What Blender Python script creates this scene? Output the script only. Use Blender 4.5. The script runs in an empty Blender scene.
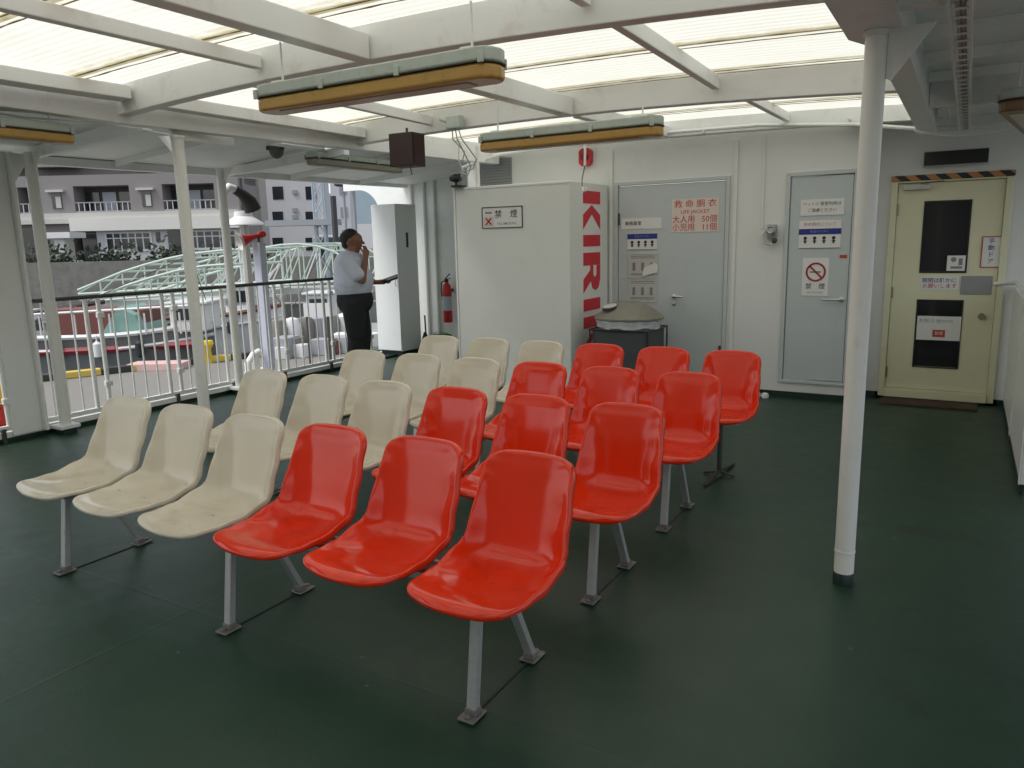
import bpy, bmesh, math, random
from mathutils import Vector, Matrix
random.seed(7)
sc = bpy.context.scene
col = sc.collection
R = math.radians

# ------------------------------------------------------------------ camera
F_PX, PITCH, ROLL, YAW, H = 758.5, .186, -.023, .538, 1.55
cam = bpy.data.objects.new('camera', bpy.data.cameras.new('camera')); col.objects.link(cam)
cam.data.sensor_width = 36; cam.data.lens = F_PX / 1024 * 36
cam.data.clip_start = .05; cam.data.clip_end = 6000
cam.matrix_world = (Matrix.Translation((0, 0, H)) @ Matrix.Rotation(YAW, 4, 'Z') @
                    Matrix.Rotation(math.pi/2 - PITCH, 4, 'X') @ Matrix.Rotation(ROLL, 4, 'Z'))
sc.camera = cam

# ------------------------------------------------------------------ world, sun
w = bpy.data.worlds.new("World"); sc.world = w; w.use_nodes = True
nt = w.node_tree; nt.nodes.clear()
SUN_EL, SUN_AZ = R(58), R(215)
sky = nt.nodes.new('ShaderNodeTexSky'); sky.sky_type = 'NISHITA'; sky.sun_disc = False
sky.sun_elevation = SUN_EL; sky.sun_rotation = SUN_AZ
sky.air_density = 1.3; sky.dust_density = 1.5; sky.ozone_density = 1.0
hs = nt.nodes.new('ShaderNodeHueSaturation'); hs.inputs['Saturation'].default_value = .32
bg = nt.nodes.new('ShaderNodeBackground'); bg.inputs['Strength'].default_value = .125
out = nt.nodes.new('ShaderNodeOutputWorld')
nt.links.new(sky.outputs[0], hs.inputs['Color']); nt.links.new(hs.outputs[0], bg.inputs[0]); nt.links.new(bg.outputs[0], out.inputs[0])
sun = bpy.data.objects.new('sun', bpy.data.lights.new('sun', 'SUN')); col.objects.link(sun)
sun.data.energy = 1.5; sun.data.angle = R(25); sun.data.color = (1, .96, .9)
d = Vector((math.sin(SUN_AZ)*math.cos(SUN_EL), math.cos(SUN_AZ)*math.cos(SUN_EL), math.sin(SUN_EL)))
sun.rotation_euler = d.to_track_quat('Z', 'Y').to_euler()

sc.view_settings.view_transform = 'Standard'; sc.view_settings.look = 'None'
sc.view_settings.gamma = 1; sc.view_settings.exposure = EXPO if 'EXPO' in globals() else 0.76
sc.render.engine = 'CYCLES'
sc.cycles.use_denoising = True; sc.cycles.max_bounces = 10; sc.cycles.diffuse_bounces = 6
sc.cycles.transmission_bounces = 6; sc.cycles.transparent_max_bounces = 8
sc.cycles.sample_clamp_indirect = 4

# ------------------------------------------------------------------ materials
MC = {}
def mat(name, color, rough=.5, metal=0., var=.06, bump=0., bscale=60., spec=.5, stain=None, sscale=3., samt=.5, coat=0.):
    """painted / plain surface with slight colour mottling, optional stains and bump"""
    if name in MC: return MC[name]
    m = bpy.data.materials.new(name); m.use_nodes = True; n = m.node_tree; L = n.links
    b = n.nodes['Principled BSDF']
    b.inputs['Roughness'].default_value = rough; b.inputs['Metallic'].default_value = metal
    b.inputs['Specular IOR Level'].default_value = spec
    b.inputs['Coat Weight'].default_value = coat; b.inputs['Coat Roughness'].default_value = .12
    tc = n.nodes.new('ShaderNodeTexCoord')
    nz = n.nodes.new('ShaderNodeTexNoise'); nz.inputs['Scale'].default_value = sscale; nz.inputs['Detail'].default_value = 6; nz.inputs['Roughness'].default_value = .65
    L.new(tc.outputs['Object'], nz.inputs['Vector'])
    mx = n.nodes.new('ShaderNodeMix'); mx.data_type = 'RGBA'
    c = color
    mx.inputs['A'].default_value = (c[0]*(1-var), c[1]*(1-var), c[2]*(1-var), 1)
    mx.inputs['B'].default_value = (min(1, c[0]*(1+var)), min(1, c[1]*(1+var)), min(1, c[2]*(1+var)), 1)
    L.new(nz.outputs['Fac'], mx.inputs['Factor'])
    last = mx.outputs['Result']
    if stain:
        n2 = n.nodes.new('ShaderNodeTexNoise'); n2.inputs['Scale'].default_value = sscale*1.7; n2.inputs['Detail'].default_value = 9; n2.inputs['Roughness'].default_value = .7
        n2.inputs['Distortion'].default_value = .4
        L.new(tc.outputs['Object'], n2.inputs['Vector'])
        rp = n.nodes.new('ShaderNodeValToRGB'); rp.color_ramp.elements[0].position = .54; rp.color_ramp.elements[1].position = .74
        rp.color_ramp.elements[1].color = (samt, samt, samt, 1)
        L.new(n2.outputs['Fac'], rp.inputs['Fac'])
        m2 = n.nodes.new('ShaderNodeMix'); m2.data_type = 'RGBA'
        L.new(rp.outputs['Color'], m2.inputs['Factor']); L.new(last, m2.inputs['A']); m2.inputs['B'].default_value = (*stain, 1)
        last = m2.outputs['Result']
    L.new(last, b.inputs['Base Color'])
    if bump:
        nb = n.nodes.new('ShaderNodeTexNoise'); nb.inputs['Scale'].default_value = bscale; nb.inputs['Detail'].default_value = 4
        L.new(tc.outputs['Object'], nb.inputs['Vector'])
        bp = n.nodes.new('ShaderNodeBump'); bp.inputs['Strength'].default_value = bump; bp.inputs['Distance'].default_value = .01
        L.new(nb.outputs['Fac'], bp.inputs['Height']); L.new(bp.outputs['Normal'], b.inputs['Normal'])
    # slight roughness variation
    mr = n.nodes.new('ShaderNodeMapRange'); mr.inputs['To Min'].default_value = max(.02, rough-.08); mr.inputs['To Max'].default_value = min(1, rough+.1)
    L.new(nz.outputs['Fac'], mr.inputs['Value']); L.new(mr.outputs[0], b.inputs['Roughness'])
    MC[name] = m; return m

RUST = (.16, .07, .03)
white = mat('white_ship_paint', (.76, .77, .75), .38, bump=.12, bscale=9, stain=(.42, .38, .30), sscale=1.6, samt=.25)
wallp = mat('wall_paint', (.70, .71, .69), .33, var=.04, bump=.10, bscale=5, stain=(.45, .43, .38), sscale=1.1, samt=.18)
ceilp = mat('ceiling_paint', (.80, .82, .80), .5, bump=.12, bscale=7, stain=(.36, .34, .28), sscale=1.5, samt=.3)
beamp = mat('beam_paint', (.75, .755, .74), .4, bump=.15, bscale=14, stain=(.40, .30, .18), sscale=2.5, samt=.35)
poleP = mat('pillar_paint', (.76, .76, .72), .35, bump=.1, bscale=18, stain=(.42, .30, .22), sscale=2.2, samt=.4)
doorgrey = mat('grey_door_paint', (.50, .545, .55), .35, var=.03, bump=.05, bscale=8, stain=(.33, .37, .38), sscale=2, samt=.2)
framegrey = mat('grey_frame_paint', (.50, .54, .54), .4)
cream_door = mat('cream_door_paint', (.69, .68, .48), .35, var=.04, stain=(.40, .38, .24), sscale=2, samt=.25)
cab = mat('cabinet_paint', (.71, .72, .685), .4, var=.03, stain=(.48, .47, .38), sscale=1.5, samt=.2)
lockp = mat('locker_paint', (.76, .79, .79), .3, var=.03, stain=(.5, .5, .45), samt=.2)
dark = mat('dark_rubber', (.018, .02, .02), .6)
black = mat('black_plastic', (.012, .012, .013), .3)
greenkick = mat('green_deck_edge_paint', (.012, .03, .024), .35)
steel = mat('steel_leg', (.52, .53, .54), .36, metal=.5, stain=(.25, .2, .15), sscale=30, samt=.5)
iron = mat('dark_iron', (.07, .065, .06), .55, metal=.4, stain=RUST, sscale=20, samt=.6)
lightgreen = mat('fitting_green_paint', (.45, .51, .46), .4, stain=(.25, .22, .14), sscale=9, samt=.5)
amber = mat('aged_amber_diffuser', (.44, .26, .06), .28, var=.12, stain=(.22, .08, .012), sscale=5, samt=.45)
amber2 = mat('reflecting_underside_tint', (.48, .42, .30), .35)  # pale tone stands for the reflection along the diffuser underside
woodm = mat('dark_wood', (.028, .009, .008), .45, var=.25, sscale=14)
redm = mat('red_paint', (.50, .016, .015), .32, stain=(.3, .02, .015), samt=.3)
crimson = mat('crimson_lettering', (.58, .012, .025), .4)
paper = mat('paper', (.72, .72, .70), .55, var=.02)
pinkpaper = mat('pink_tinted_paper', (.70, .58, .53), .5, var=.03)
redink = mat('red_ink', (.45, .05, .03), .6)
blackink = mat('black_ink', (.02, .02, .025), .6)
greyink = mat('grey_ink', (.22, .22, .22), .6)
blueink = mat('blue_ink', (.015, .025, .22), .5)
chrome = mat('brushed_metal', (.55, .55, .54), .3, metal=.9)
brassm = mat('dull_metal', (.30, .28, .22), .4, metal=.8)
skin = mat('skin', (.24, .105, .065), .55, var=.08, sscale=20)
hairm = mat('black_hair', (.012, .011, .011), .6, bump=.6, bscale=120)
shirtm = mat('pale_shirt_cloth', (.60, .64, .74), .85, var=.08, bump=1.0, bscale=9, sscale=7)
pantm = mat('black_cloth', (.014, .014, .017), .85, bump=.3, bscale=20)
bagm = mat('clear_bag_plastic', (.55, .57, .58), .25, var=.12, sscale=12, bump=.7, bscale=22)
binlid = mat('weathered_tan_lid', (.19, .18, .145), .5, stain=(.10, .085, .05), sscale=6, samt=.6)
binbody = mat('dark_grey_bin', (.055, .065, .07), .5, var=.15, sscale=8)
yellow = mat('yellow_paint', (.72, .50, .02), .4, stain=(.3, .2, .03), samt=.4)
truss_green = mat('pale_green_paint', (.48, .57, .50), .6, stain=(.3, .34, .26), sscale=3, samt=.4)
outwhite = mat('outdoor_white_paint', (.68, .68, .68), .5, stain=(.42, .38, .34), sscale=1, samt=.35)
boatwhite = mat('boat_white', (.66, .67, .67), .35, stain=(.3, .28, .25), sscale=2, samt=.4)
hullred = mat('hull_red', (.24, .018, .03), .45, stain=(.12, .05, .04), sscale=2, samt=.4)
brownred = mat('brown_red_deck', (.16, .05, .04), .6, stain=(.07, .05, .04), sscale=3, samt=.5)
tealm = mat('teal_tarpaulin', (.22, .38, .34), .6, bump=.5, bscale=6)
bldg_taupe = mat('taupe_render', (.23, .212, .212), .8, var=.08, sscale=.4)
bldg_cream = mat('cream_render', (.50, .49, .46), .8, var=.05, sscale=.4, stain=(.32, .30, .27), samt=.3)
bldg_pale = mat('pale_lilac_render', (.52, .52, .54), .8, var=.04, sscale=.4)
bldg_grey = mat('mid_grey_render', (.30, .31, .34), .8)
winm = mat('dark_window_glass', (.018, .022, .03), .12, spec=.8)
curtain = mat('net_curtain', (.35, .38, .42), .7)
conc = mat('quay_concrete', (.20, .19, .172), .85, var=.12, sscale=.5, bump=.3, bscale=5, stain=(.17, .165, .165), samt=.5)
stone = mat('dark_revetment', (.17, .165, .15), .9, var=.6, sscale=2.5, bump=1, bscale=3, stain=(.19, .18, .16), samt=.7)
hillm = mat('hazed_hill', (.30, .38, .43), .95, var=.2, sscale=.01)  # pale blue distance haze is mixed into the hill colour
waterm = mat('harbour_water', (.02, .035, .035), .12, bump=.6, bscale=1.2)
seam_dirt = mat('overlap_grime', (.36, .27, .10), .8, var=.3, sscale=12)
matm = mat('brown_door_mat', (.07, .04, .028), .9, var=.3, sscale=40, bump=1, bscale=80)
hornwhite = mat('horn_white', (.62, .58, .54), .4)

def floor_material():
    m = bpy.data.materials.new('green_deck_paint'); m.use_nodes = True; n = m.node_tree; L = n.links
    b = n.nodes['Principled BSDF']
    tc = n.nodes.new('ShaderNodeTexCoord')
    def noise(s, d=8, r=.6, dist=0):
        q = n.nodes.new('ShaderNodeTexNoise'); q.inputs['Scale'].default_value = s; q.inputs['Detail'].default_value = d
        q.inputs['Roughness'].default_value = r; q.inputs['Distortion'].default_value = dist
        L.new(tc.outputs['Object'], q.inputs['Vector']); return q
    a = noise(.9, 8, .6, .3)
    rp = n.nodes.new('ShaderNodeValToRGB'); e = rp.color_ramp.elements
    e[0].position = .3; e[0].color = (.007, .033, .0175, 1); e[1].position = .72; e[1].color = (.0125, .047, .026, 1)
    L.new(a.outputs['Fac'], rp.inputs['Fac'])
    c2 = noise(6, 10, .75, .2)
    rp2 = n.nodes.new('ShaderNodeValToRGB'); e = rp2.color_ramp.elements
    e[0].position = .55; e[0].color = (0, 0, 0, 1); e[1].position = .8; e[1].color = (.45, .45, .45, 1)
    L.new(c2.outputs['Fac'], rp2.inputs['Fac'])
    mx = n.nodes.new('ShaderNodeMix'); mx.data_type = 'RGBA'
    L.new(rp2.outputs['Color'], mx.inputs['Factor']); L.new(rp.outputs['Color'], mx.inputs['A']); mx.inputs['B'].default_value = (.032, .050, .036, 1)
    # weld seams of the deck plates
    sx = n.nodes.new('ShaderNodeSeparateXYZ'); L.new(tc.outputs['Object'], sx.inputs[0])
    def seam(sock, period, off, wid):
        ad = n.nodes.new('ShaderNodeMath'); ad.operation = 'ADD'; ad.inputs[1].default_value = off; L.new(sock, ad.inputs[0])
        mo = n.nodes.new('ShaderNodeMath'); mo.operation = 'PINGPONG'; mo.inputs[1].default_value = period/2; L.new(ad.outputs[0], mo.inputs[0])
        lt = n.nodes.new('ShaderNodeMapRange'); lt.inputs['From Min'].default_value = 0; lt.inputs['From Max'].default_value = wid
        lt.inputs['To Min'].default_value = 1; lt.inputs['To Max'].default_value = 0; L.new(mo.outputs[0], lt.inputs['Value']); return lt.outputs[0]
    s1 = seam(sx.outputs['Y'], 1.52, 40.12, .012); s2 = seam(sx.outputs['X'], 6.1, 60.9, .012)
    mxm = n.nodes.new('ShaderNodeMath'); mxm.operation = 'MAXIMUM'; L.new(s1, mxm.inputs[0]); L.new(s2, mxm.inputs[1])
    m3 = n.nodes.new('ShaderNodeMix'); m3.data_type = 'RGBA'
    k = n.nodes.new('ShaderNodeMath'); k.operation = 'MULTIPLY'; k.inputs[1].default_value = .1; L.new(mxm.outputs[0], k.inputs[0])
    L.new(k.outputs[0], m3.inputs['Factor']); L.new(mx.outputs['Result'], m3.inputs['A']); m3.inputs['B'].default_value = (.05, .055, .045, 1)
    # scuffs, dried drips and a few darker oily patches
    mp = n.nodes.new('ShaderNodeMapping'); mp.inputs['Scale'].default_value = (9, 28, 1); mp.inputs['Rotation'].default_value = (0, 0, .5); L.new(tc.outputs['Object'], mp.inputs[0])
    sc1 = n.nodes.new('ShaderNodeTexNoise'); sc1.inputs['Scale'].default_value = 1.0; sc1.inputs['Detail'].default_value = 8; sc1.inputs['Roughness'].default_value = .75; sc1.inputs['Distortion'].default_value = 1.2
    L.new(mp.outputs[0], sc1.inputs['Vector'])
    rs1 = n.nodes.new('ShaderNodeValToRGB'); e = rs1.color_ramp.elements; e[0].position = .62; e[0].color = (0, 0, 0, 1); e[1].position = .80; e[1].color = (.5, .5, .5, 1); L.new(sc1.outputs['Fac'], rs1.inputs['Fac'])
    m4 = n.nodes.new('ShaderNodeMix'); m4.data_type = 'RGBA'; L.new(rs1.outputs['Color'], m4.inputs['Factor']); L.new(m3.outputs['Result'], m4.inputs['A']); m4.inputs['B'].default_value = (.060, .075, .058, 1)
    pt = noise(1.7, 6, .6, .8); rs2 = n.nodes.new('ShaderNodeValToRGB'); e = rs2.color_ramp.elements; e[0].position = .56; e[0].color = (0, 0, 0, 1); e[1].position = .70; e[1].color = (.55, .55, .55, 1); L.new(pt.outputs['Fac'], rs2.inputs['Fac'])
    m5 = n.nodes.new('ShaderNodeMix'); m5.data_type = 'RGBA'; L.new(rs2.outputs['Color'], m5.inputs['Factor']); L.new(m4.outputs['Result'], m5.inputs['A']); m5.inputs['B'].default_value = (.008, .014, .011, 1)
    vs_ = n.nodes.new('ShaderNodeTexVoronoi'); vs_.inputs['Scale'].default_value = 3.2; L.new(tc.outputs['Object'], vs_.inputs['Vector'])
    r5 = n.nodes.new('ShaderNodeMapRange'); r5.inputs['From Min'].default_value = .018; r5.inputs['From Max'].default_value = .03; r5.inputs['To Min'].default_value = .5; r5.inputs['To Max'].default_value = 0; L.new(vs_.outputs['Distance'], r5.inputs['Value'])
    m6 = n.nodes.new('ShaderNodeMix'); m6.data_type = 'RGBA'; L.new(r5.outputs[0], m6.inputs['Factor']); L.new(m5.outputs['Result'], m6.inputs['A']); m6.inputs['B'].default_value = (.16, .17, .15, 1)
    L.new(m6.outputs['Result'], b.inputs['Base Color'])
    r = n.nodes.new('ShaderNodeMapRange'); r.inputs['To Min'].default_value = .30; r.inputs['To Max'].default_value = .55
    L.new(c2.outputs['Fac'], r.inputs['Value']); L.new(r.outputs[0], b.inputs['Roughness'])
    bn = noise(140, 3); bw = noise(2.2, 3)
    ad = n.nodes.new('ShaderNodeMath'); ad.operation = 'MULTIPLY_ADD'; ad.inputs[1].default_value = .12; L.new(bn.outputs['Fac'], ad.inputs[0]); L.new(bw.outputs['Fac'], ad.inputs[2])
    ad2 = n.nodes.new('ShaderNodeMath'); ad2.operation = 'MULTIPLY_ADD'; ad2.inputs[1].default_value = .12; L.new(mxm.outputs[0], ad2.inputs[0]); L.new(ad.outputs[0], ad2.inputs[2])
    bp = n.nodes.new('ShaderNodeBump'); bp.inputs['Strength'].default_value = .3; bp.inputs['Distance'].default_value = .02
    L.new(ad2.outputs[0], bp.inputs['Height']); L.new(bp.outputs['Normal'], b.inputs['Normal'])
    b.inputs['Specular IOR Level'].default_value = .42
    return m

def sheet_material():
    m = bpy.data.materials.new('translucent_roof_sheet'); m.use_nodes = True; n = m.node_tree; L = n.links
    for q in list(n.nodes): n.nodes.remove(q)
    o = n.nodes.new('ShaderNodeOutputMaterial')
    tl = n.nodes.new('ShaderNodeBsdfTranslucent'); df = n.nodes.new('ShaderNodeBsdfDiffuse'); ms = n.nodes.new('ShaderNodeMixShader')
    ms.inputs[0].default_value = .12
    tc = n.nodes.new('ShaderNodeTexCoord')
    nz = n.nodes.new('ShaderNodeTexNoise'); nz.inputs['Scale'].default_value = 3; nz.inputs['Detail'].default_value = 10; nz.inputs['Roughness'].default_value = .7
    mp = n.nodes.new('ShaderNodeMapping'); mp.inputs['Scale'].default_value = (.8, 1.5, 1)
    L.new(tc.outputs['Object'], mp.inputs[0]); L.new(mp.outputs[0], nz.inputs['Vector'])
    rp = n.nodes.new('ShaderNodeValToRGB'); e = rp.color_ramp.elements
    e[0].position = .42; e[0].color = (.74, .73, .645, 1); e[1].position = .75; e[1].color = (.70, .68, .57, 1)
    L.new(nz.outputs['Fac'], rp.inputs['Fac'])
    sy = n.nodes.new('ShaderNodeSeparateXYZ'); L.new(tc.outputs['Object'], sy.inputs[0])
    ab = n.nodes.new('ShaderNodeMath'); ab.operation = 'ABSOLUTE'; L.new(sy.outputs['Y'], ab.inputs[0])
    me_ = n.nodes.new('ShaderNodeMapRange'); me_.inputs['From Min'].default_value = .31; me_.inputs['From Max'].default_value = .44; me_.inputs['To Max'].default_value = .8; L.new(ab.outputs[0], me_.inputs['Value'])
    ng = n.nodes.new('ShaderNodeTexNoise'); ng.inputs['Scale'].default_value = 7; ng.inputs['Detail'].default_value = 9; ng.inputs['Roughness'].default_value = .72; oi = n.nodes.new('ShaderNodeObjectInfo'); va = n.nodes.new('ShaderNodeVectorMath'); va.operation = 'MULTIPLY_ADD'; va.inputs[1].default_value = (31, 47, 13)
    L.new(oi.outputs['Random'], va.inputs[0]); L.new(tc.outputs['Object'], va.inputs[2]); L.new(va.outputs[0], ng.inputs['Vector']); L.new(va.outputs[0], mp.inputs[0])
    rg = n.nodes.new('ShaderNodeValToRGB'); e = rg.color_ramp.elements; e[0].position = .40; e[0].color = (0, 0, 0, 1); e[1].position = .60; e[1].color = (1, 1, 1, 1); L.new(ng.outputs['Fac'], rg.inputs['Fac'])
    pr = n.nodes.new('ShaderNodeMath'); pr.operation = 'MULTIPLY'; L.new(rg.outputs['Color'], pr.inputs[0]); L.new(me_.outputs[0], pr.inputs[1])
    mg = n.nodes.new('ShaderNodeMix'); mg.data_type = 'RGBA'; mg.inputs['B'].default_value = (.46, .36, .16, 1); L.new(pr.outputs[0], mg.inputs['Factor']); L.new(rp.outputs['Color'], mg.inputs['A'])
    L.new(mg.outputs['Result'], tl.inputs['Color']); L.new(mg.outputs['Result'], df.inputs['Color'])
    L.new(tl.outputs[0], ms.inputs[1]); L.new(df.outputs[0], ms.inputs[2]); L.new(ms.outputs[0], o.inputs[0])
    return m

def seat_material(name, c, dirt, streak):
    m = bpy.data.materials.new(name); m.use_nodes = True; n = m.node_tree; L = n.links
    b = n.nodes['Principled BSDF']
    tc = n.nodes.new('ShaderNodeTexCoord'); oi = n.nodes.new('ShaderNodeObjectInfo')
    va = n.nodes.new('ShaderNodeVectorMath'); va.operation = 'MULTIPLY_ADD'
    va.inputs[1].default_value = (37, 17, 23); L.new(oi.outputs['Random'], va.inputs[0]); L.new(tc.outputs['Object'], va.inputs[2])
    nz = n.nodes.new('ShaderNodeTexNoise'); nz.inputs['Scale'].default_value = 5; nz.inputs['Detail'].default_value = 7; nz.inputs['Roughness'].default_value = .65; nz.inputs['Distortion'].default_value = .6
    L.new(va.outputs[0], nz.inputs['Vector'])
    rp = n.nodes.new('ShaderNodeValToRGB'); e = rp.color_ramp.elements
    e[0].position = .47; e[0].color = (0, 0, 0, 1); e[1].position = .72; e[1].color = (.6, .6, .6, 1)
    L.new(nz.outputs['Fac'], rp.inputs['Fac'])
    # worn dirt collects on the pan (faces pointing up)
    ge = n.nodes.new('ShaderNodeNewGeometry'); sz = n.nodes.new('ShaderNodeSeparateXYZ'); L.new(ge.outputs['Normal'], sz.inputs[0])
    mr = n.nodes.new('ShaderNodeMapRange'); mr.inputs['From Min'].default_value = .6; mr.inputs['From Max'].default_value = .98; L.new(sz.outputs['Z'], mr.inputs['Value'])
    mu = n.nodes.new('ShaderNodeMath'); mu.operation = 'MULTIPLY'; L.new(rp.outputs['Color'], mu.inputs[0]); L.new(mr.outputs[0], mu.inputs[1])
    mx = n.nodes.new('ShaderNodeMix'); mx.data_type = 'RGBA'; mx.inputs['A'].default_value = (*c, 1); mx.inputs['B'].default_value = (*dirt, 1)
    L.new(mu.outputs[0], mx.inputs['Factor'])
    # chalky fading
    n2 = n.nodes.new('ShaderNodeTexNoise'); n2.inputs['Scale'].default_value = 2.2; n2.inputs['Detail'].default_value = 4; L.new(va.outputs[0], n2.inputs['Vector'])
    m2 = n.nodes.new('ShaderNodeMix'); m2.data_type = 'RGBA'; m2.inputs['B'].default_value = (*streak, 1)
    r2 = n.nodes.new('ShaderNodeMapRange'); r2.inputs['From Min'].default_value = .4; r2.inputs['From Max'].default_value = .75; r2.inputs['To Max'].default_value = .45; L.new(n2.outputs['Fac'], r2.inputs['Value'])
    L.new(r2.outputs[0], m2.inputs['Factor']); L.new(mx.outputs['Result'], m2.inputs['A'])
    # a few small dark specks
    vo = n.nodes.new('ShaderNodeTexVoronoi'); vo.inputs['Scale'].default_value = 9; L.new(va.outputs[0], vo.inputs['Vector'])
    r3 = n.nodes.new('ShaderNodeMapRange'); r3.inputs['From Min'].default_value = .05; r3.inputs['From Max'].default_value = .07; r3.inputs['To Min'].default_value = .7; r3.inputs['To Max'].default_value = 0; L.new(vo.outputs['Distance'], r3.inputs['Value'])
    m3 = n.nodes.new('ShaderNodeMix'); m3.data_type = 'RGBA'; m3.inputs['B'].default_value = (c[0]*.25, c[1]*.25, c[2]*.25, 1)
    mm = n.nodes.new('ShaderNodeMath'); mm.operation = 'MULTIPLY'; L.new(r3.outputs[0], mm.inputs[0]); L.new(mr.outputs[0], mm.inputs[1])
    L.new(mm.outputs[0], m3.inputs['Factor']); L.new(m2.outputs['Result'], m3.inputs['A'])
    L.new(m3.outputs['Result'], b.inputs['Base Color'])
    r4 = n.nodes.new('ShaderNodeMapRange'); r4.inputs['To Min'].default_value = .06; r4.inputs['To Max'].default_value = .24; L.new(nz.outputs['Fac'], r4.inputs['Value'])
    L.new(r4.outputs[0], b.inputs['Roughness'])
    b.inputs['Coat Weight'].default_value = .1; b.inputs['Specular IOR Level'].default_value = .4; b.inputs['Coat Roughness'].default_value = .1
    bp = n.nodes.new('ShaderNodeBump'); bp.inputs['Strength'].default_value = .15; bp.inputs['Distance'].default_value = .01
    L.new(n2.outputs['Fac'], bp.inputs['Height']); L.new(bp.outputs['Normal'], b.inputs['Normal'])
    return m
seat_red = seat_material('red_moulded_plastic', (.73, .032, .005), (.36, .018, .008), (.60, .034, .009))
seat_cream = seat_material('cream_moulded_plastic', (.63, .575, .465), (.36, .28, .17), (.57, .53, .44))
floor_m = floor_material(); sheet_m = sheet_material()

def stripes(name, c1, c2, period, axis='X', skew=1.0, thr=.5):
    m = bpy.data.materials.new(name); m.use_nodes = True; n = m.node_tree; L = n.links
    b = n.nodes['Principled BSDF']; b.inputs['Roughness'].default_value = .5
    tc = n.nodes.new('ShaderNodeTexCoord'); s = n.nodes.new('ShaderNodeSeparateXYZ'); L.new(tc.outputs['Object'], s.inputs[0])
    a = n.nodes.new('ShaderNodeMath'); a.operation = 'MULTIPLY_ADD'; a.inputs[1].default_value = skew
    L.new(s.outputs['Z'], a.inputs[0]); L.new(s.outputs[axis], a.inputs[2])
    ml = n.nodes.new('ShaderNodeMath'); ml.operation = 'MULTIPLY'; ml.inputs[1].default_value = 1/period; L.new(a.outputs[0], ml.inputs[0])
    fr = n.nodes.new('ShaderNodeMath'); fr.operation = 'FRACT'; L.new(ml.outputs[0], fr.inputs[0])
    g = n.nodes.new('ShaderNodeMath'); g.operation = 'GREATER_THAN'; g.inputs[1].default_value = thr; L.new(fr.outputs[0], g.inputs[0])
    mx = n.nodes.new('ShaderNodeMix'); mx.data_type = 'RGBA'; mx.inputs['A'].default_value = (*c1, 1); mx.inputs['B'].default_value = (*c2, 1)
    L.new(g.outputs[0], mx.inputs['Factor']); L.new(mx.outputs['Result'], b.inputs['Base Color']); return m
hazard = stripes('hazard_stripes', (.02, .02, .02), (.45, .20, .07), .16, 'X', 1.2)
curbm = stripes('yellow_black_kerb', (.03, .03, .03), (.60, .44, .08), 1.5, 'X', 0, .45)

# ------------------------------------------------------------------ helpers
def tag(o, label=None, cat=None, group=None, kind=None):
    if label: o['label'] = label
    if cat: o['category'] = cat
    if group: o['group'] = group
    if kind: o['kind'] = kind
    return o
def thing(name, label, cat, loc=(0, 0, 0), group=None, rz=0):
    o = bpy.data.objects.new(name, None); col.objects.link(o); o.empty_display_size = .1
    o.location = loc; o.rotation_euler = (0, 0, rz)
    return tag(o, label, cat, group)
def wmat(o):
    m = Matrix.Identity(4)
    while o is not None:
        m = (Matrix.Translation(o.location) @ o.rotation_euler.to_matrix().to_4x4()) @ m; o = o.parent
    return m

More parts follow.
